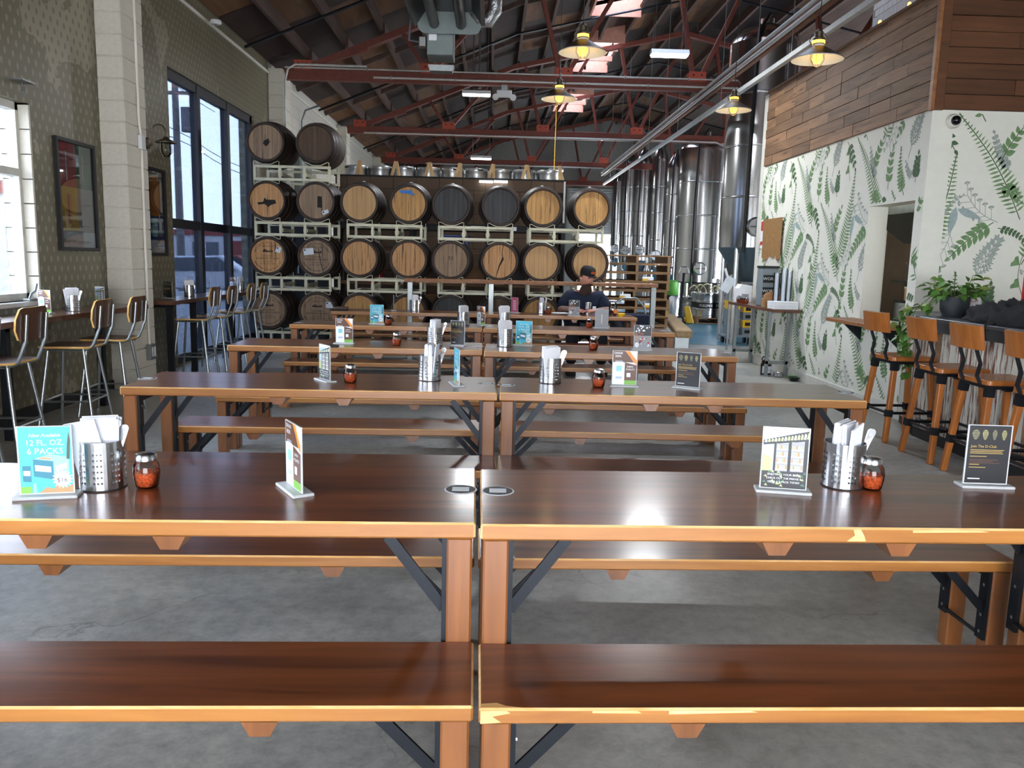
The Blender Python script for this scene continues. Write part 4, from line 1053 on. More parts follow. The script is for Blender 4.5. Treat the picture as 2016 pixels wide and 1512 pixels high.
def stamp(t, sub=True):
    arc_text(t, 'WILLETT DISTILLERY', .185, R_(158), R_(22), .042)
    inst('lettering', text_mesh('DSP-KY-78', .034, 'barrel_ink'), t, (0, .0185, .135), FRONT)
    mb = MB()
    for i in range(7): x = -.07+.02*i; mb.poly([(x, .0186, .055), (x+.022, .0186, .055), (x+.018, .0186, .078+.014*math.sin(i)), (x+.004, .0186, .085+.014*math.sin(i*1.4))])
    mb.build('distillery_mark', 'barrel_ink', t, fix=False)
    for s, z, h in (('SOUR MASH', .0, .03), ('BOURBON WHISKEY', -.035, .034), ('FULL PROOF', -.078, .024), ('53 GAL. NEW OAK', -.108, .024)): inst('lettering', text_mesh(s, h, 'barrel_ink'), t, (0, .0185, z), FRONT)
    arc_text(t, 'BARDSTOWN NELSON COUNTY KY', .195, R_(205), R_(335), .032, flip=True)
def patch(pts, mat, name='paint_patch'):
    def f(t): MB().poly([(u, .0178, v) for u, v in pts], 0).build(name, mat, t, fix=False)
    return f
def paper(cx, cz, w, h, rot=0):
    def f(t):
        o = MB().box(-w/2, w/2, -.001, .001, -h/2, h/2).box(-w/2+.01, -w/2+.03, -.0016, .0, h/2-.03, h/2-.01, 1).build('paper_tag', ['label_white', 'barrel_ink'], t, loc=(cx, .0172, cz)); o.rotation_euler = (0, rot, 0)
    return f
def both(*fs):
    def f(t):
        for g in fs: g(t)
    return f
BX = [-3.17, -2.485, -1.885, -1.195, -.60, .09, .685, 1.37]
BZ = [.62, 1.378, 2.143, 2.93]
LEV = ['bottom level', 'second level up', 'third level up', 'top level']
ORD = ['first', 'second', 'third', 'fourth', 'fifth', 'sixth', 'seventh', 'eighth', 'ninth', 'tenth', 'eleventh']
blotch = [(-.13, -.03), (-.05, -.02), (-.03, .04), (.0, .01), (.12, .01), (.13, -.04), (.06, -.06), (.02, -.09), (-.03, -.05), (-.12, -.06)]
blot2 = [(-.05, -.05), (-.02, .02), (.04, .05), (.05, .01), (.07, .02), (.03, -.04), (.0, -.06), (-.03, -.02)]
bluet = [(-.13, .18), (.04, .19), (.05, .15), (.08, .14), (.07, .10), (.04, .13), (-.13, .15)]
def crack(t):
    MB().poly([(x, .0178, z) for x, z in ((.045, .23), (.03, .12), (.04, .06), (-.01, -.06), (-.05, -.22), (-.045, -.22), (.01, -.06), (.06, .03), (.035, .12), (.055, .23))]).build('split', 'barrel_ink', t, fix=False)
def streaks(n, seed, w=.005):
    def f(t):
        rr = random.Random(seed); mb = MB()
        for i in range(n):
            x = rr.uniform(-.16, .16); z1 = rr.uniform(-.05, .16); z0 = z1-rr.uniform(.08, .26)
            lim = math.sqrt(max(0, .225**2-x*x)); z0 = max(z0, -lim); z1 = min(z1, lim); a = rr.uniform(.4, 1)*w
            mb.poly([(x-a*.2, .0179, z0), (x+a, .0179, z0+.03), (x+a*.8, .0179, z1-.02), (x, .0179, z1)])
        mb.build('stain', 'barrel_ink', t, fix=False)
    return f
SPEC = {  # (level, column): head material, look, extras
 (3, 0): ('oak_grey', 'weathered grey barrel with a small black paint blot', patch(blot2, 'barrel_ink')), (3, 1): ('oak_dark', 'dark brown weathered barrel', None),
 (2, 0): ('oak_streaked', 'brown barrel with a wide black paint smear', patch(blotch, 'barrel_ink')), (2, 1): ('oak_grey', 'grey barrel with a black square and small tag', both(patch([(.02, -.08), (.09, -.085), (.085, .07), (.025, .075)], 'barrel_ink'), paper(.13, -.14, .09, .05, -.35))),
 (2, 2): ('oak_pale', 'clean pale oak barrel', None), (2, 3): ('oak_gold', 'oak barrel with blue tape on its head', both(patch(bluet, 'blue_tape', 'tape'), streaks(7, 1))), (2, 4): ('oak_black', 'blackened barrel', None), (2, 5): ('oak_black', 'black barrel with pale scratches', None), (2, 6): ('oak_gold', 'golden oak barrel with a knot stain', streaks(4, 2)), (2, 7): ('oak_gold', 'golden oak barrel with dark foot stains', streaks(7, 3)),
 (1, 0): ('oak_streaked', 'stamped bourbon barrel with a tag at upper right', both(stamp, paper(.15, .09, .07, .08, .3))), (1, 1): ('oak_grey', 'grey stamped bourbon barrel with a large tag', both(stamp, paper(-.11, .075, .14, .09, -.12), patch([(.02, .12), (.03, .12), (.07, -.1), (.10, -.2), (.09, -.2), (.06, -.1)], 'barrel_ink', 'split'))),
 (1, 2): ('oak_streaked', 'oak barrel streaked on its left', streaks(9, 5)), (1, 3): ('oak_streaked', 'oak barrel with a dark centre streak', streaks(8, 6)), (1, 4): ('oak_grey', 'grey oak barrel with a faint brand', both(streaks(3, 7), lambda t: inst('lettering', text_mesh('53', .07, 'barrel_ink'), t, (0, .0185, .03), FRONT))), (1, 5): ('oak_streaked', 'oak barrel split by a ragged black crack', crack), (1, 6): ('oak_pale', 'pale oak barrel', None), (1, 7): ('oak_pale', 'pale oak barrel behind the bearded person', None),
 (0, 0): ('oak_grey', 'stamped grey bourbon barrel behind the stools', stamp), (0, 1): ('oak_grey', 'stamped bourbon barrel with a tag at its edge', both(stamp, paper(.18, .09, .12, .085, .05))),
 (0, 2): ('oak_gold', 'golden oak barrel', streaks(3, 9)), (0, 3): ('oak_gold', 'golden oak barrel', streaks(3, 10)), (0, 4): ('oak_black', 'blackened barrel', None), (0, 5): ('oak_dark', 'dark oak barrel', None), (0, 6): ('oak_gold', 'golden oak barrel', streaks(3, 11)), (0, 7): ('oak_pale', 'pale oak barrel', None)}
for (l, c), (h, look, ex) in SPEC.items():
    barrel(BX[c], BZ[l], h, f'{look}, {ORD[c]} from the window, {LEV[l]}', ex, bung=(l == 2 and c > 1))
def rack(xc, z0, z1, label, base=False):
    t = thing('barrel_rack', label, 'rack', (xc, BY, z0), 0, 'cream steel barrel racks'); h = z1-z0; w = .535; q = .038
    for y, nm in ((.10, 'front_frame'), (.78, 'rear_frame')):
        mb = MB().box(-w, w, y-q/2, y+q/2, h-q, h).box(-w, w, y-q/2, y+q/2, 0, q)
        for x in (-w+q/2, -.17, .17, w-q/2): mb.box(x-q/2, x+q/2, y-q/2, y+q/2, q, h-q)
        mb.build(nm, 'rack_cream', t, bevel=.003)
    for x in (-.17, .17):
        MB().box(x-.03, x+.03, .12, .76, h*.3, h*.3+.05).build('side_beam', 'rack_cream', t)
    for cx in (-.345, .345):
        for y in (.08, .80):
            c = MB(); r_ = .006
            sgn = [(-.175, h-.02), (-.175, h+.045), (-.155, h+.05), (-.06, h+.006), (.06, h+.006), (.155, h+.05), (.175, h+.045), (.175, h-.02)]
            c.tube([(cx+u, y-.022, v) for u, v in sgn], r_, 5)
            if not base:
                sg2 = [(-.175, .02), (-.175, -.04), (-.155, -.045), (-.06, -.003), (.06, -.003), (.155, -.045), (.175, -.04), (.175, .02)]
                c.tube([(cx+u, y-.022, v) for u, v in sg2], r_, 5)
            c.build('cradle', 'rack_cream', t)
    return t
PN = ['nearest the window', 'second from the window', 'third from the window', 'beside the bearded person']
for p in range(4):
    xc = (BX[2*p]+BX[2*p+1])/2
    rack(xc, .0, .32, f'cream barrel rack on the floor, stack {PN[p]}', True)
    rack(xc, .895, 1.095, f'cream barrel rack between bottom and second barrels, stack {PN[p]}')
    rack(xc, 1.66, 1.86, f'cream barrel rack between second and third barrels, stack {PN[p]}')
    if p == 0: rack(xc, 2.42, 2.63, 'topmost cream barrel rack, near the ceiling by the window')

# drink rail before the barrels
rl = thing('drink_rail', 'long high wooden drink rail on steel posts before the barrels', 'rail', (.56, 11.25, 0))
MB().box(-1.76, 1.70, -.13, .13, 1.075, 1.125).build('rail_top', 'ledge_wood', rl, bevel=.005)
for x in (-1.69, -.58, 1.66):
    MB().box(x-.035, x+.035, -.035, .035, 0, 1.074).build('post', 'galvanised', rl, bevel=.004); MB().box(x-.08, x+.08, -.08, .08, 0, .012).build('foot_plate', 'galvanised', rl)
# storage shelving in the dark behind the barrels
sh = thing('storage_shelf', 'dark storage shelving behind the barrel stacks', 'shelf', (-.7, 13.4, 0))
for z in (.5, 1.0, 1.5): MB().box(-1.8, 1.8, -.3, .3, z-.03, z).build('shelf_board', 'pallet_wood', sh)
for x in (-1.8, -.6, .6, 1.8): MB().box(x-.03, x+.03, -.3, .3, 0, 2.0).build('upright', 'near_black', sh)
for x in (-1.3, -.7, .1, .45, .95, 1.5): MB().box(x-.11, x+.11, -.315, -.305, 1.86, 1.92).build('shelf_label', 'label_white', sh)
MB().box(-1.8, 1.8, -.3, .3, 1.84, 1.94).build('top_beam', 'near_black', sh)
for i, (x, z, w, h, mt, lb) in enumerate(((-2.0, 1.0, .42, .2, 'red_plastic', 'red storage box on the shelf behind the barrels'), (-1.0, .5, .4, .3, 'carton', 'brown carton low on the shelf behind the barrels'), (-.3, 1.0, .35, .25, 'carton', 'brown carton in the middle of the storage shelf'), (.35, 1.0, .32, .28, 'black_matte', 'black bin on the middle storage shelf'), (.6, .5, .45, .2, 'chain_yellow', 'yellow tray low on the storage shelf'), (-.6, 1.5, .4, .25, 'blue_plastic', 'blue bin high on the storage shelf'), (.75, 1.5, .36, .25, 'carton', 'brown carton high on the storage shelf'))):
    o = thing('storage_box', lb, 'box', (x, 13.35, z)); MB().box(-w/2, w/2, -.18, .18, 0, h).build('body', mt, o, bevel=.006); MB().box(-w/2-.008, w/2+.008, -.188, .188, h, h+.03).build('lid', mt, o, bevel=.004)

t = thing('dark_backdrop', 'black block added as a dark locker in the dark behind the window-side barrels', 'backdrop', (-3.28, 13.95, 0)); MB().box(-.5, .5, -.25, .25, 0, 2.38).build('cabinet', 'black_matte', t, bevel=.006)  # added so the gap behind the barrels reads as darkness
for s in (-1, 1):
    d_ = MB().box(s*.25-.24, s*.25+.24, -.265, -.25, .06, 2.32).build('door', 'black_matte', t, bevel=.004); MB().box(s*.06-.012, s*.06+.012, -.29, -.265, 1.1, 1.25).build('handle', 'galvanised', d_)
# kegs
KEG = MB().lathe([(0, .03), (.15, .02), (.19, .0), (.2, .0), (.203, .05), (.195, .06), (.2, .18), (.208, .19), (.208, .205), (.2, .215), (.2, .37), (.208, .38), (.208, .395), (.2, .405), (.195, .52), (.2, .53), (.203, .585), (.2, .592), (.188, .592), (.184, .55), (.1, .565), (0, .57)], 24).mesh('keg_body', 'keg_steel', smooth=35)
KVAL = MB().lathe([(.035, .565), (.035, .59), (.02, .595), (.02, .62), (0, .62)], 10).mesh('valve', 'brushed_steel', smooth=40)
KHND = MB().box(-.05, .05, -.206, -.196, .545, .572).box(-.05, .05, .196, .206, .545, .572).mesh('handle_slot', 'near_black')
KBAND = MB().lathe([(.2022, .225), (.2022, .36)], 24).mesh('printed_band', 'black_matte', smooth=40)
def keg(p, label, group, band=False, rz=0):
    t = thing('beer_keg', label, 'keg', p, rz, group); inst('keg_body', KEG, t); inst('valve', KVAL, t); inst('handle_slot', KHND, t)
    if band:
        b_ = inst('printed_band', KBAND, t)
        s = 'FIELDWORK'
        for i, chx in enumerate(s):
            a = -math.pi/2+(i-4)*.2; inst('lettering', text_mesh(chx, .085, 'print_white'), b_, (.2035*math.cos(a), .2035*math.sin(a), .29), (R_(90), 0, a+math.pi/2))
    return t
kx = [690, 740, 800, 845, 885, 930, 985, 1025, 1065]
for i, x in enumerate(kx):
    keg((-2.48+.43*i, 15.0, 2.405), 'steel keg in the row on top of the dark cooler', 'kegs on the cooler roof', rz=random.uniform(0, 3))
for i, x in enumerate(kx[:8]):
    keg((-2.26+.43*i, 15.5, 2.405), 'steel keg in the second row on top of the cooler', 'second row of kegs on the cooler roof', rz=random.uniform(0, 3))
for i, x in enumerate((709, 779, 845, 905, 970, 1036, 1100)):
    p = PY(x, 355, 14.6); sgn = 1 if i == 6 else -1
    t = thing('wooden_prop', 'raw pine wedge standing on the cooler edge among the kegs', 'wedge', (p.x, 14.6, 2.80), 0, 'pine wedges along the cooler edge')
    MB().bar((-.07 if i != 6 else .07, 0, .006), (.0, 0, .25), .05, .04, (0, 1, 0)).build('slanted_board', 'pine', t); MB().bar((.06 if i in (1, 2, 5) else .015, .0, .0), (.012, .0, .25), .05, .03, (0, 1, 0)).build('upright_board', 'pine', t)
# pallet and kegs on the blue floor
def pallet_parts(t):
    for k in range(7): inst('deck_board', PB, t, (0, -.43+.143*k, .118))
    for k in range(3): inst('bottom_board', PB, t, (0, -.43+.43*k, .0))
    for x in (-.5, 0, .5): inst('stringer', PS, t, (x, 0, .018))
PB = MB().box(-.53, .53, -.05, .05, 0, .018).mesh('deck_board', 'pallet_wood', bevel=.002)
PS = MB().box(-.02, .02, -.48, .48, 0, .1).mesh('stringer', 'pallet_wood')
pk = PZ(1394, 638, 0)
t = thing('pallet', 'wooden pallet under the kegs on the blue floor', 'pallet', (pk.x+.25, pk.y+.5, .004), 0, 'pallets'); pallet_parts(t)
kp = [(-.30, -.28), (.12, -.28), (-.32, .16), (.11, .16)]
for i, (dx, dy) in enumerate(kp):
    keg((pk.x+.25+dx, pk.y+.5+dy, .142), f'steel keg on the floor pallet, {"front" if dy < 0 else "back"} row with black band', 'kegs on the pallet by the tanks', True, random.uniform(-.3, .3))
h = MB()
for i in range(7):
    cx = pk.x-.3+.17*i; cy = pk.y+.35+.05*(i % 3); r = .14+.03*(i % 3)
    h.tube([(cx+r*math.cos(a)*.8, cy+.1*math.sin(a*2), .80+r*math.sin(a)*.75) for a in [j*math.pi/6-.5 for j in range(8)]], .014, 6)
for i, dx in enumerate((-.45, .0)): keg((pk.x+.25+dx, pk.y+1.35, .004), f'steel keg standing on the blue floor behind the pallet, {"jack" if i == 0 else "wall"} side', 'kegs behind the pallet')
tag(h.build('coiled_hose', 'hose_cream'), 'cream coiled hoses heaped over the kegs on the pallet', 'hose')
# pallet stack
tw_ = PY(1243, 505, 13.3)
for k in range(11):
    t = thing('pallet', f'wooden pallet in the stack behind the drink rail, {ORD[k]} from the floor', 'pallet', (2.26+random.uniform(-.02, .02), 13.35, .004+.1385*k), random.uniform(-.02, .02), 'pallets'); pallet_parts(t)
for i, (x, k) in enumerate(((2.45, 8), (2.1, 6), (2.5, 5), (2.4, 3))):
    o = thing('paper_sack', f'white packet tucked into the pallet stack, in its {ORD[k]} layer', 'packet', (x, 12.93, .004+.1385*k+.019), 0, 'packets in the pallet stack'); MB().box(-.09, .09, -.05, .03, 0, .06).build('pack', 'white_paper', o, bevel=.01); MB().box(-.092, .0, -.052, .0, .0, .03).build('label', 'print_yellow', o)
# pallet jack
pj = PZ(1335, 637, 0)
t = thing('pallet_jack', 'yellow pallet jack parked on the blue floor', 'pallet jack', (pj.x, pj.y, 0), -.1)
for s in (-1, 1): MB().prism([(-.1, .02), (.05, .02), (-.03, .48), (-.16, .48)] if s < 0 else [(.18, .02), (.36, .02), (.24, .42), (.12, .42)], -.08, .0, 0, 'Y').build('yellow_frame', 'chain_yellow', t, bevel=.01, loc=(-.22 if s < 0 else 0, 0, 0))
MB().box(-.3, .3, -.0, .9, .06, .1).build('forks', 'chain_yellow', t)
MB().lathe([(.0, -.04), (.1, -.04), (.1, .04), (0, .04)], 16, (.02, -.12, .1), 'Y').build('wheel', 'black_matte', t, smooth=40)
MB().lathe([(.05, -.045), (.05, .045)], 12, (.02, -.12, .1), 'Y', 0, True).build('hub', 'galvanised', t)
MB().tube([(0, -.1, .2), (.05, -.1, .8), (.06, -.1, 1.2)], .03, 8).build('handle_shaft', 'black_steel', t); MB().tube([(-.06, -.1, 1.2), (-.02, -.1, 1.34), (.13, -.1, 1.34), (.18, -.1, 1.2), (.06, -.1, 1.18)], .016, 6).build('grip', 'galvanised', t)
MB().lathe([(.09, .16), (.13, .4), (.12, .62), (.07, .66)], 12, (-.14, -.12, 0)).build('foil_wrap', 'silver_foil', t, smooth=60)
gp = PY(1318, 600, 20.75)
t = thing('waste_bin', 'dark bin with a green top beyond the pallet jack', 'bin', (gp.x, 20.75, 0)); MB().lathe([(0, 0), (.17, 0), (.2, .62), (0, .62)], 16).build('bin_body', 'black_matte', t, smooth=40); MB().lathe([(.2, .62), (.22, .64), (.2, .95), (.12, 1.0), (0, 1.0)], 16).build('green_top', 'green_plastic', t, smooth=50)

# brewing tanks along the right
def tank(px0, px1, pyr, Y, z0, z1, label, cone=True, jacket=False):
    a, b_ = PY(px0, pyr, Y), PY(px1, pyr, Y); r = (b_.x-a.x)/2; xc = (a.x+b_.x)/2
    t = thing('brew_tank', label, 'tank', (xc, Y+r, 0), 0, 'stainless brewing tanks')
    MB().lathe([(r, z0), (r, z1)], 36).build('shell', 'tank_steel', t, smooth=40)
    MB().lathe([(r, z1), (r*.96, z1+.08), (r*.7, z1+.24), (.12, z1+.36), (.12, z1+.44), (0, z1+.44)], 36).build('dome', 'tank_steel', t, smooth=50)
    if cone: MB().lathe([(r, z0), (r*.97, z0-.06), (.09, z0-r*1.25), (.05, z0-r*1.25-.1), (0, z0-r*1.25-.1)], 36).build('cone', 'tank_jacket' if jacket else 'tank_steel', t, smooth=40)
    else: MB().lathe([(r, z0), (r-.02, z0-.03), (0, z0-.03)], 36).build('bottom', 'black_matte', t)
    for k in range(1, 4):
        z = z0+(z1-z0)*k/4; MB().lathe([(r+.003, z-.02), (r+.008, z-.012), (r+.008, z+.012), (r+.003, z+.02)], 36).build('weld_band', 'brushed_steel', t, smooth=40)
    for a_ in (.8, 2.35, 3.93, 5.5): MB().tube([(r*.92*math.cos(a_), r*.92*math.sin(a_), 0), (r*.92*math.cos(a_), r*.92*math.sin(a_), z0+.15)], .045, 8).build('leg', 'brushed_steel', t, smooth=40)
    MB().tube([(-r*.55, -r*.92, z0-.1), (-r*.55, -r*.92, z1*.7), (-r*.5, -r*.95, z1+.1), (0, -r*.2, z1+.5)], .03, 8).build('black_hose', 'hose_black', t, smooth=60)
    MB().tube([(r*.35, -r*.98, z0+.1), (r*.35, -r*.98, z1-.1)], .02, 8).build('sight_pipe', 'brushed_steel', t, smooth=60)
    MB().lathe([(.0, -.05), (.14, -.05), (.17, -.02), (.17, .02), (0, .02)], 20, (-r*.25, -r*.985, z0+.35), 'Y').build('manway', 'brushed_steel', t, smooth=40)
    MB().tube([(-r*.25-.12, -r-.08, z0+.35), (-r*.25+.12, -r-.08, z0+.35)], .012, 6).tube([(-r*.25, -r-.08, z0+.23), (-r*.25, -r-.08, z0+.47)], .012, 6).build('manway_handle', 'brushed_steel', t)
    MB().lathe([(0, 0), (.06, 0), (.06, .03), (0, .03)], 14, (r*.5, -r*.9, z0+.05), 'Y').tube([(r*.5, -r*.86, z0+.05), (r*.5, -r*.95, z0-.35)], .02, 6).build('valve', 'brushed_steel', t, smooth=40)
    return t
tank(1443, 1582, 350, 14.2, 1.72, 5.2, 'largest stainless tank with a dark cone, nearest the wallpapered wall', True, True)
tank(1346, 1450, 400, 21, .95, 4.35, 'wide stainless tank standing behind the keg pallet', False)
tank(1314, 1352, 400, 23.4, 1.1, 4.1, 'slim stainless tank beside the wide tank', True)
tank(1284, 1314, 400, 25.6, 1.3, 4.6, 'tall stainless tank, third behind the keg pallet')
tank(1250, 1285, 400, 27.8, 1.5, 4.75, 'stainless tank with a blue-grey cone deep in the hall', True, True)
tank(1224, 1254, 400, 30, 1.5, 5.0, 'stainless tank far back beside the dark one')
tank(1206, 1228, 400, 32, 1.6, 4.5, 'farthest narrow stainless tank by the roll-up door')
# clipboard paper hung at the near tank
cl = PY(1433, 560, 13.4)
t = thing('hanging_clipboard', 'grey sheet hanging tilted from a hose hook by the tank', 'clipboard', (cl.x, 13.4, 0)); o = MB().box(-.08, .08, -.005, .005, -.13, .13).build('sheet', 'label_white', t, loc=(0, 0, cl.z)); o.rotation_euler = (0, .5, 0); MB().tube([(0, 0, cl.z+.08), (-.06, .0, cl.z+.26)], .02, 8).build('roll', 'white_paper', t); MB().tube([(.06, .05, 0), (.06, .05, 1.25)], .018, 8).build('stand', 'galvanised', t)
# crates on a dolly
cp = PZ(1437, 676, 0)
t = thing('crate_dolly', 'black wheeled dolly under the yellow and grey crates', 'dolly', (cp.x+.1, cp.y, 0)); MB().box(-.27, .27, -.2, .2, .13, .17).build('platform', 'crate_grey', t, bevel=.006)
for sx in (-.2, .2):
    for sy in (-.14, .14): MB().lathe([(0, -.02), (.06, -.02), (.06, .02), (0, .02)], 12, (sx, sy, .06), 'X').build('caster', 'black_matte', t, smooth=40)
def crate(p, mat, label, group, w=.36, d=.30, h=.15, cat='crate'):
    t = thing('stacking_crate', label, cat, p, 0, group)
    MB().box(-w/2, w/2, -d/2, d/2, 0, .012).build('floor_panel', mat, t)
    for x0, x1, y0, y1 in ((-w/2, w/2, -d/2, -d/2+.012), (-w/2, w/2, d/2-.012, d/2), (-w/2, -w/2+.012, -d/2+.012, d/2-.012), (w/2-.012, w/2, -d/2+.012, d/2-.012)): MB().box(x0, x1, y0, y1, .012, h).build('side', mat, t)
    MB().box(-w/2-.01, w/2+.01, -d/2-.01, -d/2+.012, h-.03, h).box(-w/2-.01, w/2+.01, d/2-.012, d/2+.01, h-.03, h).build('rim', mat, t)
    mb = MB()
    for i in range(5): mb.box(-w/2+.05+i*(w-.1)/4-.012, -w/2+.05+i*(w-.1)/4+.012, -d/2-.002, -d/2+.001, .03, h-.045)
    mb.build('slots', 'near_black', t); return t
for i in range(6): crate((cp.x, cp.y, .172+.152*i), 'crate_grey' if i < 3 else 'crate_yellow' if i % 2 else 'crate_grey', f'{"grey" if i < 3 or i % 2 == 0 else "yellow"} crate on the wheeled dolly, {ORD[i]} from the bottom', 'crates on the dolly', .2)
for i in range(7): crate((cp.x+.26, cp.y-.02, .172+.135*i), 'crate_yellow' if i % 2 else 'crate_grey', f'{"yellow" if i % 2 else "grey"} crate in the taller dolly stack, {ORD[i]} from the bottom', 'crates on the dolly', .2, .3, .133)
bt = PZ(1480, 712, 0)
t = thing('blue_bin', 'tall narrow blue tube bin at the end of the wallpapered wall', 'bin', (3.96, 12.12, 0)); MB().lathe([(0, 0), (.055, 0), (.062, .85), (.065, .87), (.055, .87), (.05, .05), (0, .05)], 18).build('tube', 'blue_plastic', t, smooth=40); MB().lathe([(.066, .84), (.07, .87)], 18).build('collar', 'blue_plastic', t)
# rough timber bench at the aisle
tb = PZ(1325, 655, .45)
t = thing('timber_bench', 'low rough timber bench with tan top by the aisle', 'bench', (3.08, 13.6, 0), -.15); MB().box(-.12, .12, -1.9, 1.9, .34, .46).build('seat_slab', 'tan_top', t, bevel=.02); 
for y in (-1.5, 1.5): MB().box(-.11, .11, y-.06, y+.06, 0, .34).build('block_leg', 'galvanised', t, bevel=.01)
# navy wagon beside the man
t = thing('folding_wagon', 'navy folding wagon with a grey tube handle behind the bench', 'wagon', (1.88, 11.62-.55, 0)); MB().box(-.25, .25, -.14, .14, .18, .72).build('fabric_body', 'navy_cloth', t, bevel=.02)
MB().tube([(-.22, 0, .70), (-.2, 0, .86), (-.1, 0, .93), (.08, 0, .93), (.2, 0, .8), (.22, 0, .68)], .014, 8).build('tube_handle', 'galvanised', t, smooth=60)
for x in (-.18, .18):
    for y in (-.14, .14): MB().lathe([(0, -.025), (.09, -.025), (.09, .025), (0, .025)], 14, (x, y, .09), 'Y').build('wheel', 'black_matte', t, smooth=40)

# ------------------------------------------------------------------ the bearded man
def skinned(name, verts, edges, mats, parent, sub=2, root=0):
    me = bpy.data.meshes.new(name); me.from_pydata([v[0] for v in verts], edges, []); o = bpy.data.objects.new(name, me); col.objects.link(o)
    sk = o.modifiers.new('s', 'SKIN'); o.modifiers.new('u', 'SUBSURF').levels = sub
    sk.use_smooth_shade = True
    for i, v in enumerate(verts):
        r = v[1] if isinstance(v[1], tuple) else (v[1], v[1]); me.skin_vertices[0].data[i].radius = r; me.skin_vertices[0].data[i].use_root = (i == root)
    dg = bpy.context.evaluated_depsgraph_get(); dg.update()
    m2 = bpy.data.meshes.new_from_object(o.evaluated_get(dg)); bpy.data.objects.remove(o); m2.name = name
    m2.materials.clear()
    for mm in (mats if isinstance(mats, list) else [mats]): m2.materials.append(MATS[mm])
    for p in m2.polygons: p.material_index = 0; p.use_smooth = True
    o2 = bpy.data.objects.new(name, m2); col.objects.link(o2); o2.parent = parent; return o2
mx, my = 1.19, TPOS[(5, 'R')][0].y+TW_+.07+.16
man = thing('person', 'bearded person in a black cap and navy T-shirt seated at the table', 'person', (mx, my, 0), 0)
SEAT = BH_; man.scale = (1.12, 1.04, 1)
V = [((0, .02, SEAT+.09), (.16, .12)), ((0, .03, SEAT+.24), (.155, .115)), ((0, .03, SEAT+.40), (.17, .115)), ((0, .02, SEAT+.53), (.13, .09)), ((0, .0, SEAT+.60), (.06, .06)), ((0.01, -.02, SEAT+.66), (.058, .06))]
E_ = [(0, 1), (1, 2), (2, 3), (3, 4), (4, 5)]
def add(prev, pos, r): V.append((pos, r)); E_.append((prev, len(V)-1)); return len(V)-1
for s in (-1, 1):
    a = add(3, (s*.17, .01, SEAT+.53), .072); a = add(a, (s*.225, .0, SEAT+.47), .066); a = add(a, (s*.265, -.06, SEAT+.33), .052)
    elb = (s*.275, -.16, TH_+.052); a = add(a, elb, .044)
    wr_ = (s*.10-.02, -.33, TH_+.045) if s < 0 else (s*.085, -.34, TH_+.045)
    a = add(a, ((elb[0]+wr_[0])/2, (elb[1]+wr_[1])/2, TH_+.052), .040); a = add(a, wr_, (.028, .022))
    hx = wr_[0]-s*.06; pm = add(a, (hx, wr_[1]-.035, TH_+.04), (.034, .018))
    for k in range(4):
        d = (k-1.5)*.017; f1 = add(pm, (hx-s*.045, wr_[1]-.045+d, TH_+.045), .009); f2 = add(f1, (hx-s*.072, wr_[1]-.055+d, TH_+.034), .008); add(f2, (hx-s*.085, wr_[1]-.06+d, TH_+.018), .007)
    th1 = add(pm, (hx-s*.008, wr_[1]+.015, TH_+.045), .010); add(th1, (hx-s*.045, wr_[1]+.02, TH_+.035), .008)
    hip = add(0, (s*.10, -.02, SEAT+.085), .085); kn = add(hip, (s*.16, -.40, SEAT+.075), .068); ca = add(kn, (s*.17, -.43, SEAT-.12), .055); an = add(ca, (s*.17, -.42, .09), .036); ft = add(an, (s*.17, -.45, .04), .036); add(ft, (s*.18, -.58, .03), .03)
bodym = skinned('body', V, E_, ['skin', 'tattoo_skin'], man)
for p in bodym.data.polygons:
    c = p.center
    if c.z < TH_+.2 and c.z > TH_-.02 and c.y < -.1 and abs(c.x) > .12: p.material_index = 1
# head: ellipsoid shaped with brow, cheeks, nose, jaw; turned down towards his left hand
hd = bpy.data.objects.new('head_pivot', None)
def head_mesh():
    bm = bmesh.new(); bmesh.ops.create_uvsphere(bm, u_segments=28, v_segments=20, radius=1)
    for v in bm.verts:
        x, y, z = v.co; w = .074*(1 - .22*max(0, -z)**1.5); d = .096; h = .118
        X, Y, Z = x*w, y*d, z*h
        if y < 0:
            fr = -y
            Y += -.028*math.exp(-((x/.16)**2))*math.exp(-(((z+.08)/.17)**2))*fr      # nose
            Y += -.008*math.exp(-((z-.26)/.12)**2)*fr                                  # brow
            Y += .010*math.exp(-((z-.08)/.10)**2)*math.exp(-((abs(x)-.42)/.2)**2)     # eye sockets
            Y += -.008*math.exp(-((z+.5)/.14)**2)*math.exp(-((x/.3)**2))              # lips
        v.co = (X, Y, Z)
    me = bpy.data.meshes.new('head'); bm.to_mesh(me); bm.free(); me.materials.append(MATS['skin']); me.shade_smooth(); return me
HC = Vector((.015, -.045, SEAT+.765)); HR = (R_(16), R_(4), R_(28))
head = inst('head', head_mesh(), man, HC, HR)
for s in (-1, 1):
    MB().lathe([(.0, -.012), (.016, -.008), (.024, .004), (.012, .014), (0, .012)], 12, (s*.077, .008, -.005), 'X').build('ear', 'skin', head, smooth=60)
    MB().lathe([(0, -.086), (.012, -.083), (.014, -.078)], 10, (s*.031, .0, .012), 'Y').build('eye', 'white_plastic', head, smooth=60)
    MB().box(s*.031-.015, s*.031+.015, -.092, -.083, .012, .022).build('eyelid', 'skin', head); MB().box(s*.032-.019, s*.032+.019, -.100, -.09, .030, .038).build('eyebrow', 'beard_hair', head)
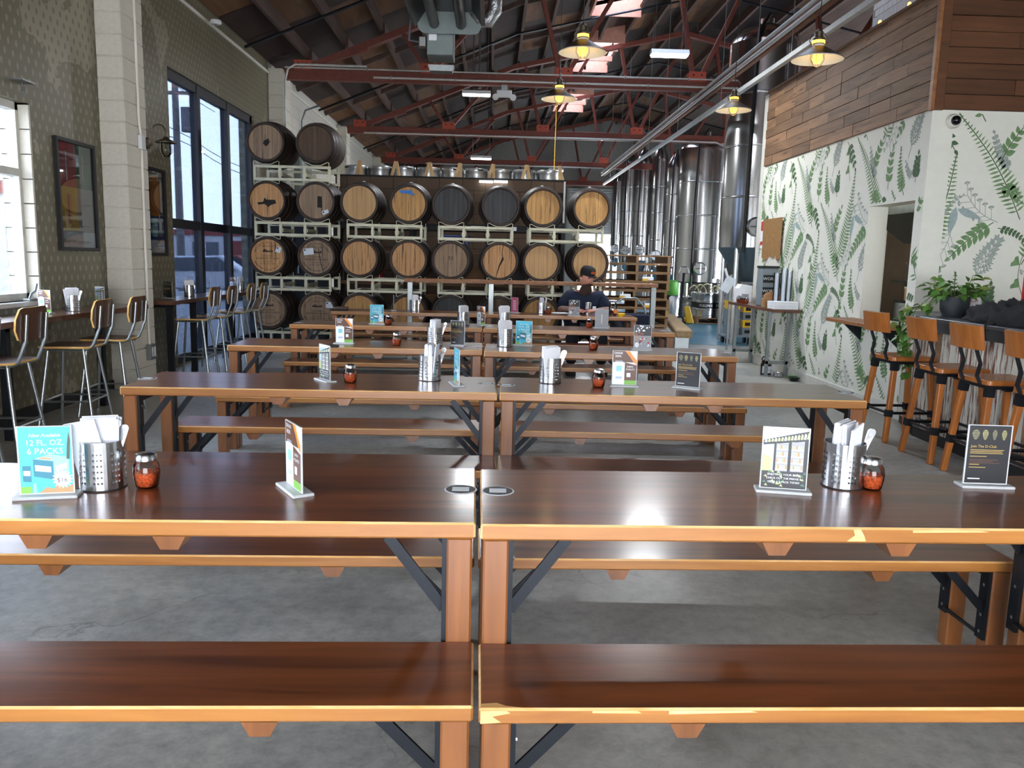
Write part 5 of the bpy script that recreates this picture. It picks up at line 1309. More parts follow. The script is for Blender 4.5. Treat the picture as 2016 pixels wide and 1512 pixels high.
# hair fringe, cap, beard
MB().lathe([(.077, .0), (.080, .03), (.079, .06)], 20, (0, .012, -.015), a0=R_(-20), a1=R_(200)).build('hair', 'beard_hair', head, smooth=60)
cap = MB().lathe([(.084, .03), (.0865, .06), (.083, .10), (.066, .135), (.03, .15), (0, .152)], 24).build('cap', 'black_cloth', head, smooth=60, loc=(0, .008, .014)); cap.scale = (.98, 1.2, .95)
MB().prism([(-.066, -.085)]+[(.07*math.cos(a), -.085-.058*math.sin(a)) for a in [math.pi-j*math.pi/8 for j in range(9)]]+[(.066, -.085)], .048, .054).build('cap_brim', 'black_cloth', head)
MB().box(-.032, .032, -.1045, -.1025, .084, .116).build('cap_patch', 'orange_print', head); inst('lettering', text_mesh('FW', .026, 'black_matte'), head, (0, -.1052, .100), FRONT)
bm = bmesh.new(); bmesh.ops.create_uvsphere(bm, u_segments=20, v_segments=16, radius=1)
for v in bm.verts:
    x, y, z = v.co; k = 1-.28*max(0, -z); jag = 1+.05*math.sin(9*math.atan2(y, x))*max(0, -z)
    v.co = (x*.076*k*jag, -.045+y*.064*k, -.158+z*.108)
me = bpy.data.meshes.new('beard'); bm.to_mesh(me); bm.free(); me.materials.append(MATS['beard_hair']); me.shade_smooth(); inst('beard', me, head)
MB().tube([(-.045, -.085, -.066), (-.02, -.103, -.054), (0, -.107, -.050), (.02, -.103, -.054), (.045, -.085, -.066)], [.006, .011, .009, .011, .006], 8).build('moustache', 'beard_hair', head, smooth=60)
# T-shirt and trousers follow the body
SV = [((0, .02, SEAT+.06), (.185, .145)), ((0, .03, SEAT+.24), (.18, .14)), ((0, .03, SEAT+.40), (.192, .135)), ((0, .02, SEAT+.535), (.14, .10)), ((0, .0, SEAT+.585), (.072, .072))]
SE = [(0, 1), (1, 2), (2, 3), (3, 4)]
for s in (-1, 1):
    n0 = len(SV); SV += [((s*.17, .01, SEAT+.53), .086), ((s*.228, .0, SEAT+.465), .083), ((s*.265, -.05, SEAT+.345), .074)]; SE += [(3, n0), (n0, n0+1), (n0+1, n0+2)]
shirt = skinned('tshirt', SV, SE, 'navy_cloth', man)
MB().box(.085, .125, -.128, -.124, SEAT+.36, SEAT+.41).build('pocket_tag', 'print_white', man)
PV = [((0, .02, SEAT+.095), (.175, .13))]; PE = []
for s in (-1, 1):
    n0 = len(PV); PV += [((s*.10, -.03, SEAT+.09), .098), ((s*.16, -.40, SEAT+.08), .082), ((s*.17, -.43, SEAT-.12), .072), ((s*.17, -.42, .12), .062)]; PE += [(0, n0), (n0, n0+1), (n0+1, n0+2), (n0+2, n0+3)]
skinned('trousers', PV, PE, 'dark_jeans', man)
for s in (-1, 1): MB().prism(rrect(-.05, .05, -.22, .05, .045), 0, .07).build('shoe', 'black_matte', man, bevel=.01, loc=(s*.175, -.42, 0))
# ------------------------------------------------------------------ left: window counters and stools
def counter(name, label, x0, x1, y0, y1, posts):
    t = thing(name, label, 'counter', ((x0+x1)/2, (y0+y1)/2, 0)); dx, dy = (x1-x0)/2, (y1-y0)/2
    MB().box(-dx, dx, -dy, dy, .835, .88).build('counter_top', 'counter_wood', t, bevel=.005)
    for y in posts:
        MB().box(dx-.14, dx-.08, y-(y0+y1)/2-.03, y-(y0+y1)/2+.03, 0, .835).build('post', 'black_steel', t, bevel=.003)
        MB().box(-dx+.02, dx-.08, y-(y0+y1)/2-.025, y-(y0+y1)/2+.025, .80, .835).build('bracket', 'black_steel', t)
    return t
counter('window_counter', 'dark wooden counter with black posts under the bright near window', XL+.01, -3.42, 3.4, 8.2, (3.6, 5.2, 5.95, 7.4))
counter('window_counter', 'dark wooden counter with black posts along the tall storefront window', XL+.06, -3.42, 8.85, 13.5, (9.0, 9.7, 11.05, 13.2))
def stool_proto():
    t = thing('window_stool', '', 'stool', (0, 0, 0), 0, 'steel and walnut stools at the window counters')
    # faces -X (towards the counter), back at +X
    st = MB().prism(rrect(-.20, .19, -.20, .20, .07), .645, .662, 0); 
    o = st.build('seat', ['walnut_ply', 'ply_edge'], t, bevel=.004, bevel_m=1)
    for p in o.data.polygons:
        if abs(p.normal.z) < .5: p.material_index = 1
    # curved backrest
    mb = MB(); n = 10; pts = rrect(-.205, .205, .80, 1.02, .07, 4); 
    def bx(y, z): return .235+.10*(z-.80)-.45*y*y
    k = len(pts); b0 = mb._a([(bx(y, z), y, z) for y, z in pts]); b1 = mb._a([(bx(y, z)+.013, y, z) for y, z in pts])
    c0_ = mb._a([(bx(0, z), 0, z) for z in (.80, 1.02)]); c1_ = mb._a([(bx(0, z)+.013, 0, z) for z in (.80, 1.02)])
    # split in strips for curvature
    mb = MB(); N_ = 12; rows = []
    for i in range(N_+1):
        y = -.205+.41*i/N_; e = max(0, abs(y)-.135)/.07; dz = .075*(1-math.sqrt(max(0, 1-e*e))); rows.append((y, .80+dz, 1.02-dz))
    A = [mb._a([(bx(y, za), y, za), (bx(y, zb), y, zb), (bx(y, zb)+.013, y, zb), (bx(y, za)+.013, y, za)]) for y, za, zb in rows]
    for a, b_ in zip(A, A[1:]):
        mb.face([a, a+1, b_+1, b_], 0); mb.face([a+3, b_+3, b_+2, a+2], 0); mb.face([a+1, a+2, b_+2, b_+1], 1); mb.face([a, b_, b_+3, a+3], 1)
    mb.face([A[0], A[0]+3, A[0]+2, A[0]+1], 1); mb.face([A[-1], A[-1]+1, A[-1]+2, A[-1]+3], 1)
    mb.build('backrest', ['walnut_ply', 'ply_edge'], t, smooth=30)
    for s in (-1, 1):
        MB().tube([(.05, s*.13, .632), (.15, s*.13, .635), (.2, s*.13, .66), (.225, s*.13, .72), (.257, s*.13, .80), (.275, s*.13, .975)], .012, 8).build('back_tube', 'chair_steel', t, smooth=60)
        for u in (-1, 1):
            MB().tube([(u*.13, s*.13, .64), (u*.205, s*.205, 0)], .0135, 8).build('leg', 'chair_steel', t, smooth=60)
    MB().tube([(-.135, -.135, .63), (.135, -.135, .63), (.135, .135, .63), (-.135, .135, .63), (-.135, -.135, .63)], .013, 6).build('seat_frame', 'chair_steel', t)
    z = .23; q = .13+.075*(1-z/.64)
    for a, b_ in (((-q, -q), (q, -q)), ((q, -q), (q, q)), ((q, q), (-q, q)), ((-q, q), (-q, -q))): MB().tube([(*a, z), (*b_, z)], .009, 6).build('footrest', 'chair_steel', t)
    return t
sp_ = stool_proto()
SPOS = [(-3.30, 4.93, .05, 'first stool at the near counter, beside its end post'), (-3.30, 5.47, .05, 'second stool along the near counter, under the bright window'), (-3.31, 6.48, .08, 'third stool along the near counter, pulled out from the caddy'), (-3.29, 7.06, .08, 'fourth stool along the near counter, beside the pilaster'),
        (-3.42, 9.42, .05, 'first stool at the storefront counter, before the first mullion'), (-3.38, 9.93, .05, 'second stool at the storefront counter'), (-3.40, 10.78, .05, 'third stool at the storefront counter, nearer the barrels'), (-3.38, 11.3, .05, 'last stool at the storefront counter, closest to the barrel stack')]
for i, (x, y, a, l) in enumerate(SPOS):
    lb = 'steel stool with walnut back, ' + l
    if i == 0: sp_.location = (x, y, 0); sp_.rotation_euler = (0, 0, a); sp_['label'] = lb
    else: dup(sp_, (x, y, 0), a, lb)
# items on the counters
CZ = .88
caddy(0, 0, 0, 'on the near window counter', pos=Vector((-3.60, 7.08, CZ)), rz=.5, spoons=2)
sign(0, 0, 0, 'drink', 'small brown and white sign on the near window counter', -.35, pos=Vector((-3.64, 6.72, CZ))); sign(0, 0, 0, 'fridge', 'small photo sign on the near counter beside the pilaster', -.5, pos=Vector((-3.62, 7.62, CZ)))
sign(0, 0, 0, 'club', 'dark sign at the pilaster end of the storefront counter', -.4, pos=Vector((-3.66, 9.3, CZ))); caddy(0, 0, 0, 'on the storefront counter by the wall', pos=Vector((-3.62, 9.85, CZ)), rz=.5, spoons=2)
sign(0, 0, 0, 'comic', 'narrow sign turned sideways on the storefront counter', -1.2, pos=Vector((-3.62, 10.55, CZ))); caddy(0, 0, 0, 'farther along the storefront counter', pos=Vector((-3.6, 11.75, CZ)), rz=1, spoons=0)
sign(0, 0, 0, 'drink', 'brown sign beside the farther caddy on the storefront counter', -.6, pos=Vector((-3.62, 11.5, CZ)))
# window latch
t = thing('window_latch', 'pale metal crank latch on the near window sill', 'latch', (XL+.03, 6.86, .971)); MB().box(-.04, .02, -.06, .06, 0, .02).build('plate', 'galvanised', t, bevel=.004); MB().tube([(0, -.03, .02), (0, .0, .06), (0, .06, .08), (0, .09, .14)], .01, 8).build('crank', 'galvanised', t, smooth=60)
# framed posters on the wall
def poster(y0, y1, z0, z1, label, art):
    t = thing('framed_poster', label, 'poster', (XL, (y0+y1)/2, (z0+z1)/2)); a, b_ = (y1-y0)/2, (z1-z0)/2; w = .032
    MB().box(.002, .035, -a, a, b_-w, b_).box(.002, .035, -a, a, -b_, -b_+w).box(.002, .035, -a, -a+w, -b_+w, b_-w).box(.002, .035, a-w, a, -b_+w, b_-w).build('frame', 'black_matte', t, bevel=.002)
    mats = []; mb = MB(); k = 0
    for mat, u0, u1, v0, v1 in art:
        if mat not in mats: mats.append(mat)
        k += 1; X = .008+.0002*k
        f = lambda u: (-a+w)+(2*a-2*w)*u; g = lambda v_: (-b_+w)+(2*b_-2*w)*v_
        mb.poly([(X, f(u0), g(v0)), (X, f(u1), g(v0)), (X, f(u1), g(v1)), (X, f(u0), g(v1))], mats.index(mat))
    mb.build('artwork', mats, t, fix=False); MB().box(.016, .018, -a+w, a-w, -b_+w, b_-w).build('glazing', 'window_clear', t)
    return t, a, b_
t, a, b_ = poster(7.39, 8.09, 1.39, 2.38, 'framed poster of red, green, yellow and pale panels before the pilaster',
    [('print_stone', 0, 1, 0, 1), ('print_red', 0, .52, .58, 1), ('print_forest', .52, 1, .58, 1), ('print_yellow', 0, .52, .16, .58), ('print_stone', .52, 1, .16, .58), ('print_white', 0, 1, 0, .15), ('print_red', .18, .36, .63, .97), ('print_white', .24, .27, .64, .92), ('print_orange', .20, .34, .22, .52), ('print_brown', .25, .28, .22, .5), ('print_grey', .70, .73, .66, .92), ('print_grey', .70, .73, .22, .5), ('print_grey', .45, .85, .05, .06), ('print_grey', .45, .8, .035, .042)])
inst('lettering', text_mesh('Supertime', .055, 'print_black', 'CENTER', .3), t, (.0135, -.17, -b_+.09), (R_(90), 0, R_(90)))
t, a, b_ = poster(9.23, 9.77, 1.357, 2.33, 'framed orange and blue poster between the pilaster and storefront window',
    [('print_stone', 0, 1, 0, 1), ('print_cobalt', 0, 1, .16, .5), ('print_orange', .25, .75, .45, .95), ('print_tan', 0, .25, .5, 1), ('print_brown', .75, 1, .45, 1), ('print_blue_lt', .3, .6, .2, .42), ('print_white', 0, 1, 0, .15), ('print_grey', .55, .9, .07, .09), ('print_grey', .55, .85, .04, .055), ('print_white', .8, .92, .5, .9)])
# wall sconce, conduit, boxes
sx, sy, sz = -3.6, 8.72, 2.52
t = thing('wall_sconce', 'gooseneck wall lamp with caged glass jar on the pilaster', 'lamp', (sx, sy, sz)); MB().lathe([(0, .0), (.06, 0), (.06, .03), (.035, .045), (0, .045)], 20, (0, 0, -.02), 'X').build('wall_plate', 'dark_bronze', t, smooth=40)
MB().tube([(.04, 0, -.04), (.07, 0, -.04), (.07, 0, .10)]+[(.14-.07*math.cos(a_), 0, .10+.07*math.sin(a_)) for a_ in [j*math.pi/8 for j in range(1, 9)]]+[(.21, 0, .03)], .009, 8).build('gooseneck', 'dark_bronze', t, smooth=60)
MB().lathe([(.02, .05), (.03, .03), (.105, -.005), (.105, -.012), (.03, .015)], 24, (.21, 0, 0)).build('shade', 'dark_bronze', t, smooth=40); MB().lathe([(.045, -.005), (.05, -.08), (.045, -.12), (.025, -.15), (0, -.155)], 18, (.21, 0, 0)).build('glass_jar', 'clear_glass', t, smooth=60)
cg = MB()
for j in range(4): a_ = j*math.pi/2+.4; cg.tube([(.21+.055*math.cos(a_), .055*math.sin(a_), -.005), (.21+.057*math.cos(a_), .057*math.sin(a_), -.10), (.21+.02*math.cos(a_), .02*math.sin(a_), -.165)], .003, 5)
cg.build('cage', 'dark_bronze', t)
t = thing('electrical_conduit', 'white conduit running down the near pilaster to an outlet', 'conduit', (0, 0, 0)); MB().tube([(-3.588, 8.56, 4.4), (-3.588, 8.56, 2.7), (-3.588, 8.60, 2.5), (-3.588, 8.58, 1.5), (-3.588, 8.58, .42)], .013, 8).build('pipe', 'white_enamel', t, smooth=60); MB().box(-3.6, -3.56, 8.54, 8.64, 2.42, 2.56).build('junction_box', 'white_plastic', t, bevel=.004); MB().box(-3.6, -3.55, 8.52, 8.66, .28, .44).build('outlet_box', 'galvanised', t, bevel=.004); MB().box(-3.551, -3.546, 8.545, 8.575, .31, .41).box(-3.551, -3.546, 8.605, 8.635, .31, .41).build('outlet_face', 'white_plastic', t)
t = thing('ceiling_hook', 'small chain on a bracket above the near window', 'chain', (XL, 6.9, 2.72)); MB().box(0, .1, -.09, .09, .0, .012).build('bracket', 'galvanised', t)
for k in range(3): MB().tube([(.05+.01*math.cos(a_), (.01 if k % 2 else 0)*math.sin(a_), -.02-.035*k+.02*math.sin(a_)) for a_ in [j*math.pi/3 for j in range(7)]], .003, 5).build('link', 'galvanised', t)
t = thing('smoke_detector', 'white round smoke detector under the left eave', 'detector', (-3.72, 11.4, 4.38)); MB().lathe([(0, .05), (.07, .05), (.075, .02), (.06, 0), (0, 0)], 18).build('housing', 'white_plastic', t, smooth=40); MB().lathe([(.02, 0), (.02, -.004), (0, -.004)], 10).build('vent', 'galvanised', t)
t = thing('breaker_cabinet', 'grey electrical cabinet on the wall behind the top barrels', 'cabinet', (XL+.004, 16.6, 2.6)); MB().box(0, .12, -.5, .5, 0, .95).build('cabinet', 'heater_grey', t, bevel=.006); MB().box(.12, .135, -.46, .46, .04, .91).build('door', 'heater_grey', t, bevel=.004); MB().tube([(.05, .0, .95), (.05, 0, 1.4), (.12, 0, 1.6), (.4, 0, 1.7)], .02, 6).build('riser', 'heater_grey', t, smooth=60)

# ------------------------------------------------------------------ lamps and services overhead
def pendant(x, y, z, label):
    t = thing('pendant_lamp', label, 'lamp', (x, y, z), 0, 'enamel pendant lamps')
    MB().lathe([(.045, .105), (.055, .085), (.19, .0), (.192, -.006), (.186, -.004), (.05, .078)], 32).build('shade', ['white_enamel'], t, smooth=40); MB().lathe([(.056, .0885), (.191, .003)], 32).build('shade_top', 'dark_bronze', t, smooth=40)
    MB().lathe([(.045, .1), (.045, .15), (.03, .16), (.03, .2), (.012, .22), (0, .22)], 16).build('socket_cap', 'dark_bronze', t, smooth=40); MB().lathe([(.047, .112), (.047, .135)], 16).build('lit_collar', 'filament', t)
    MB().lathe([(0, -.035), (.024, -.028), (.038, -.002), (.036, .03), (.026, .06), (0, .07)], 16).build('bulb', 'filament', t, smooth=60)
    c = MB()
    for j in range(6): a_ = j*math.pi/3; c.tube([(.05*math.cos(a_), .05*math.sin(a_), .06), (.053*math.cos(a_), .053*math.sin(a_), 0), (.03*math.cos(a_), .03*math.sin(a_), -.045), (0, 0, -.055)], .002, 4)
    c.build('bulb_cage', 'dark_bronze', t); MB().tube([(0, 0, .21), (0, 0, zr(x)-z+.19)], .004, 5).build('cord', 'black_matte', t)
    for s in (-1, 1): MB().tube([(s*.045, 0, .09), (s*.07, 0, .13), (s*.05, 0, .18), (s*.02, 0, .2)], .004, 5).build('bracket', 'dark_bronze', t)
    l = bpy.data.lights.new('pendant_bulb', 'POINT'); l.energy = .7; l.color = (1, .75, .4); l.shadow_soft_size = .04; lo = bpy.data.objects.new('pendant_bulb', l); lo.location = (x, y, z-.08); col.objects.link(lo)
for (px, py, w), l in zip(((1147, 103, 90), (1101, 195, 68), (1444, 217, 67), (1609, 117, 95)), ('white enamel pendant lamp over the tables, closest to the heater', 'white enamel pendant lamp over the tables, nearer the barrels', 'white enamel pendant lamp before the steel tanks', 'white enamel pendant lamp beside the plank cladding')):
    p = PY(px, py, FPX*.383/w); pendant(p.x, p.y, p.z, l)
LAMP_W = 60
def tubelight(px, py, Y, L, label, rz=0, ceiling=True, z=None):
    p = PY(px, py, Y); t = thing('fluorescent_light', label, 'light', p, rz, 'fluorescent strip lights')
    MB().prism([(-.08, .0), (.08, .0), (.05, .06), (-.05, .06)], -L/2, L/2, 0, 'X').build('housing', 'white_plastic', t); MB().box(-L/2+.01, L/2-.01, -.065, .065, -.025, .0).build('diffuser', 'fluorescent', t, bevel=.008)
    l = bpy.data.lights.new('strip_lamp', 'AREA'); l.shape = 'RECTANGLE'; l.size = L; l.size_y = .12; l.energy = LAMP_W; l.color = (.95, .98, 1); lo = bpy.data.objects.new('strip_lamp', l); lo.location = (p.x, p.y, p.z-.03); col.objects.link(lo)
    if ceiling:
        for s in (-1, 1): MB().tube([(s*L*.4, 0, .06), (s*L*.4, 0, max(.1, zr(p.x)-p.z+.19))], .003, 4).build('hanger', 'galvanised', t)
tubelight(1318, 108, 11.2, .5, 'bright strip light hanging over the bar side before the first truss'); tubelight(938, 186, 14.9, .5, 'bright strip light behind the first truss'); tubelight(947, 312, 21, .52, 'strip light deep in the hall above the kegs', ); tubelight(1095, 336, 26, .45, 'farthest strip light over the tank aisle')
for i, x in enumerate((957, 986)):
    p = PY(x, 358, 14.45); t = thing('led_strip', f'short white strip light fixed to the cooler edge, {"window" if i == 0 else "tank"} side of the pair', 'light', (p.x, 14.44, p.z), 0, 'cooler edge lights'); MB().box(-.12, .12, -.0, .05, .012, .03).build('housing', 'white_plastic', t); MB().box(-.118, .118, -.004, .05, -.012, .012).build('diffuser', 'led_strip', t)
# emergency light
p = PY(993, 182, 14.4); t = thing('emergency_light', 'white twin-head emergency light fixed to the first truss', 'light', (p.x, 14.45, p.z-.06)); MB().box(-.13, .13, 0, .09, 0, .11).build('housing', 'white_plastic', t, bevel=.01); MB().box(-.05, .05, .03, .09, .11, .2).build('mount', 'galvanised', t)
for s in (-1, 1): MB().lathe([(0, .03), (.03, .02), (.055, -.04), (0, -.04)], 14, (s*.15, .03, -.01), 'Y').build('lamp_head', 'white_plastic', t, smooth=40)
# conduits on the trusses
for yy, zz, l, x0, x1, r in ((14.53, 4.55, 'upper grey conduit along the front of the first truss', -3.6, 4.6, .014), (14.52, 4.42, 'lower grey conduit along the front of the first truss', -2.1, 4.3, .018), (20.5, 4.38, 'grey conduit along the second truss', -3.2, 5.4, .02), (26.5, 4.36, 'grey conduit along the third truss', -2.2, 3.4, .02)):
    t = thing('truss_conduit', l, 'conduit', (0, yy, zz)); MB().tube([(x0, 0, 0), (x1, 0, 0), (x1+.25, 0, -.1)], r, 8).build('pipe', 'pipe_pale', t, smooth=60); x = x0+.3
    while x < x1: MB().box(x-.012, x+.012, -.025, .06, -.025, .025).build('clip', 'galvanised', t); x += 1.1
p = thing('pilaster_conduit', 'grey pipe bending from the second pilaster onto the first truss', 'conduit', (0, 0, 0)); MB().tube([(-3.57, 14.4, 2.6), (-3.57, 14.4, 4.3), (-3.52, 14.42, 4.5), (-3.4, 14.44, 4.58), (-2.2, 14.46, 4.58)], .02, 8).build('pipe', 'pipe_pale', p, smooth=60); MB().box(-3.6, -3.54, 14.38, 14.42, 3.2, 3.26).build('clip', 'galvanised', p)
# long services towards the far end
t = thing('strut_channel', 'long galvanised strut channel hanging along the bar side', 'strut', (3.47, 0, 3.86)); MB().box(-.03, .03, 6.2, 26.5, -.03, .03).build('channel', 'pipe_pale', t, bevel=.004); MB().tube([(.09, 6.2, .04), (.09, 26, .04)], .025, 8).build('pipe', 'pipe_pale', t, smooth=60)
for y in range(7, 27, 3): MB().tube([(0, y, .03), (0, y, zr(3.47)-3.84)], .006, 5).build('hanger_rod', 'galvanised', t)
t = thing('service_beam', 'brown timber carrying two white pipes above the strut channel', 'beam', (3.5, 0, 4.22)); MB().box(.0, .07, 7, 27, -.05, .12).build('timber', 'timber_brown', t, bevel=.004)
for dz in (.06, -.03): MB().tube([(-.045, 7, dz), (-.045, 27, dz)], .026, 8).build('pipe', 'pipe_pale', t, smooth=60)
for y in (8.5, 11.5, 17.5, 23.5): MB().tube([(.03, y, .12), (.03, y, zr(3.5)-4.2)], .006, 5).build('hanger_rod', 'galvanised', t)
# radiant tube heater with control box and foil duct
hp = PY(868, 90, 8.9)
t = thing('tube_heater', 'hanging radiant tube heater with dark tubes and grey control box', 'heater', (hp.x, 8.9, hp.z))
MB().prism([(-.16, .29), (.36, .29), (.46, .15), (.42, .14), (.33, .26), (-.14, .26), (-.24, .11), (-.27, .13)], -4, -.25, 0, 'Y').build('reflector', 'heater_tube', t)
for x in (-.05, .22): MB().tube([(x, -4, .14), (x, -.3, .14)], .052, 14).build('burner_tube', 'heater_tube', t, smooth=50)
MB().prism(rrect(-.22, .42, .05, .27, .09), -.27, -.25, 0, 'Y').build('end_plate', 'heater_grey', t)
MB().box(-.13, .14, -.2, .12, -.14, .2).build('control_box', 'heater_grey', t, bevel=.006); MB().prism([(-.13, -.2), (.14, -.2), (.12, -.26), (-.11, -.26)], -.05, .1, 0, 'Y').build('box_hood', 'galvanised', t); MB().box(-.11, -.03, -.203, -.2, .0, .1).build('rating_label', 'white_paper', t)
MB().tube([(-.18, -.1, .0), (-.32, -.1, .02), (-.3, -.1, .3), (-.2, -.1, .36), (-.13, -.1, .28)], .012, 6).build('gas_hose', 'galvanised', t, smooth=60); MB().box(-.22, -.14, -.13, -.05, -.05, .06).build('gas_valve', 'brushed_steel', t, bevel=.01)
MB().tube([(.35, -.25, .3), (.4, -.22, .2), (.48, -.2, .2), (.55, -.2, .3), (.56, -.2, .6), (.56, -.2, 1.6)], .075, 12).build('foil_duct', 'silver_foil', t, smooth=50)
for x, y in ((-.12, -.3), (.3, -.3)): MB().tube([(x, y, .4), (x, y, zr(hp.x)-hp.z)], .005, 5).build('hanger', 'galvanised', t)
for i, (px, Y) in enumerate(((933, 15.3), (945, 15.6))):
    p = PY(px, 100, Y); t = thing('drop_pipe', f'thin vertical steel pipe above the strip light, {"window" if i == 0 else "tank"} side of the pair', 'pipe', (p.x, Y, 4.5), 0, 'thin drop pipes'); MB().tube([(0, 0, 0), (0, 0, zr(p.x)-4.45)], .014, 6).build('tube', 'galvanised', t); MB().lathe([(.03, 0), (.03, .02)], 8, cap=True).build('flange', 'galvanised', t)
p = PY(1093, 270, 14.9); t = thing('hanging_rope', 'thin yellow rope hanging over the cooler roof', 'rope', (p.x, 14.95, 2.82)); MB().tube([(0, 0, 0), (.01, 0, 1), (.0, 0, 2.2)], .008, 5).build('strand', 'chain_yellow', t); MB().tube([(-.02, 0, 0), (.02, 0, .02), (0, 0, .05)], .012, 5).build('knot', 'chain_yellow', t)
# ------------------------------------------------------------------ right: the bar
bar = thing('bar_counter', 'bar with grey metal top and peeling barn-wood plank front', 'bar', (0, 0, 0))
plan = [(3.80, 7.34), (3.45, 6.55), (3.45, 3.0), (4.15, 3.0), (4.15, 7.34)]
MB().prism(plan[::-1], 1.0, 1.03).build('bar_top', 'bar_metal', bar, bevel=.004)
MB().prism([(3.82, 7.34), (3.47, 6.54), (3.47, 3.02), (3.52, 3.02), (3.52, 6.50), (3.88, 7.34)], .92, 1.0).build('fascia', 'bar_metal', bar)
MB().prism([(3.80, 7.34), (3.62, 6.75), (3.62, 3.1), (3.70, 3.1), (3.70, 6.7), (3.86, 7.34)], .0, .92).build('carcass', 'near_black', bar)
y = 3.12
while y < 6.72:
    w = random.uniform(.07, .13); d = random.uniform(.012, .022)
    MB().box(-d, 0, -w/2+.002, w/2-.002, 0, .83).build('plank', 'barn_wood' if random.random() < .72 else 'clad_wood', bar, loc=(3.62, y+w/2, .09), bevel=.002); y += w
ang = math.atan2(.59, .18)
for k in range(5):
    f = (k+.5)/5; o = MB().box(-.06, .06, -.018, 0, 0, .83).build('plank', 'barn_wood', bar, loc=(3.62+.18*f-.004, 6.75+.59*f, .09), bevel=.002); o.rotation_euler = (0, 0, ang+math.pi)
MB().box(3.605, 3.64, 3.1, 6.72, 0, .09).build('kick_board', 'black_matte', bar)
MB().tube([(3.52, 3.1, .18), (3.52, 6.5, .18)], .02, 8).build('foot_rail', 'black_steel', bar, smooth=60)
for y in (3.4, 4.5, 5.6, 6.45): MB().tube([(3.52, y, .18), (3.61, y, .18)], .012, 6).build('rail_bracket', 'black_steel', bar)
def bar_stool():
    t = thing('bar_stool', '', 'stool', (0, 0, 0), 0, 'wooden stools along the bar')   # faces +X (the bar), back at -X
    MB().prism(rrect(-.19, .21, -.19, .19, .03), .665, .70).build('seat', 'stool_wood', t, bevel=.005)
    # solid slightly curved back board
    mb = MB(); A = []
    for i in range(9):
        y = -.185+.37*i/8; x = -.275+.6*y*y; A.append(mb._a([(x, y, .895), (x-.025, y, 1.05), (x+.0, y, 1.055), (x+.026, y, .895)]))
    for a, b_ in zip(A, A[1:]):
        for q in range(4): mb.face([a+q, a+(q+1) % 4, b_+(q+1) % 4, b_+q])
    mb.face([A[0]+i for i in range(4)]); mb.face([A[-1]+i for i in range(4)][::-1]); mb.build('backrest', 'stool_wood', t, smooth=30)
    for s in (-1, 1):
        pts = [(-.02, s*.10, .655), (-.14, s*.10, .655), (-.19, s*.10, .67), (-.215, s*.10, .72), (-.20, s*.10, .80), (-.235, s*.10, .89), (-.262, s*.10, 1.0)]
        mb = MB()
        for a, b_ in zip(pts, pts[1:]): mb.bar(a, b_, .034, .010, (1, 0, .35) if abs(a[2]-b_[2]) > .03 else (0, 0, 1))
        mb.build('back_strap', 'black_steel', t)
        for u in (-1, 1):
            top, bot = Vector((u*.15, s*.15, .62)), Vector((u*.205, s*.205, 0)); MB().bar(top, bot, .04, .04, (1, 0, 0)).build('leg', 'stool_wood', t, bevel=.004)
            MB().bar((u*.148, s*.148, .655), (u*.153, s*.153, .585), .05, .05, (1, 0, 0)).build('bracket', 'black_steel', t)
            m_ = top.lerp(bot, .66); n_ = top.lerp(bot, .57); MB().bar(n_, m_, .049, .049, (1, 0, 0)).build('clamp', 'black_steel', t)
    q = .15+.055*.615; z = .24
    for a, b_ in (((-q, -q), (q, -q)), ((q, -q), (q, q)), ((q, q), (-q, q)), ((-q, q), (-q, -q))): MB().tube([(*a, z), (*b_, z)], .012, 8).build('foot_bar', 'black_steel', t)
    MB().box(-.17, .17, -.17, .17, .64, .664).build('seat_frame', 'black_steel', t); return t
bs = bar_stool()
for i, (x, y, l) in enumerate(((3.42, 6.64, 'beside the pass-through ledge'), (3.42, 5.92, 'second from the pass-through'), (3.42, 5.33, 'third from the pass-through'), (3.42, 4.72, 'fourth from the pass-through'))):
    lb = 'wooden bar stool with black straps, ' + l; rz = (.06, .02, -.02, .0)[i]
    if i == 0: bs.location = (x, y, 0); bs.rotation_euler = (0, 0, rz); bs['label'] = lb
    else: dup(bs, (x, y, 0), rz, lb)
BT = 1.031
# potted trailing plant
pp = Vector((3.80, 6.62, BT))
t = thing('potted_plant', 'trailing pothos in a dark grey pot on the bar', 'plant', pp)
MB().lathe([(0, 0), (.085, 0), (.108, .05), (.115, .16), (.105, .16), (.098, .14), (0, .14)], 28).build('pot', 'pot_dark', t, smooth=40)
MB().lathe([(.1, .142), (0, .15)], 20).build('soil', 'near_black', t)
def leaf3(mb, p, d, L, w, m=0, droop=.3):
    d = d.normalized(); s = d.cross(Vector((0, 0, 1)))
    if s.length < .1: s = Vector((1, 0, 0))
    s.normalize(); u = s.cross(d); pts = []
    q = lambda a, b_, c_: p+d*(a*L)+s*(b_*w)+Vector((0, 0, -droop*L*a*a))+u*(c_*w)
    n = mb._a([q(0, 0, 0), q(.25, .5, .12), q(.6, .42, .08), q(1, 0, 0), q(.6, -.42, .08), q(.25, -.5, .12), q(.45, 0, -.05)])
    for a, b_ in ((0, 1), (1, 2), (2, 3), (3, 4), (4, 5), (5, 0)): mb.face([n+a, n+b_, n+6], m)
rr = random.Random(3)
LM = []
for v_ in range(4):
    mb = MB(); leaf3(mb, Vector((0, 0, 0)), Vector((1, 0, .25*(v_-1))), 1, .8, 0, .15+.1*v_); LM.append(mb.mesh('leaf', 'leaf_green' if v_ < 3 else 'leaf_yellow', smooth=60, fix=False))
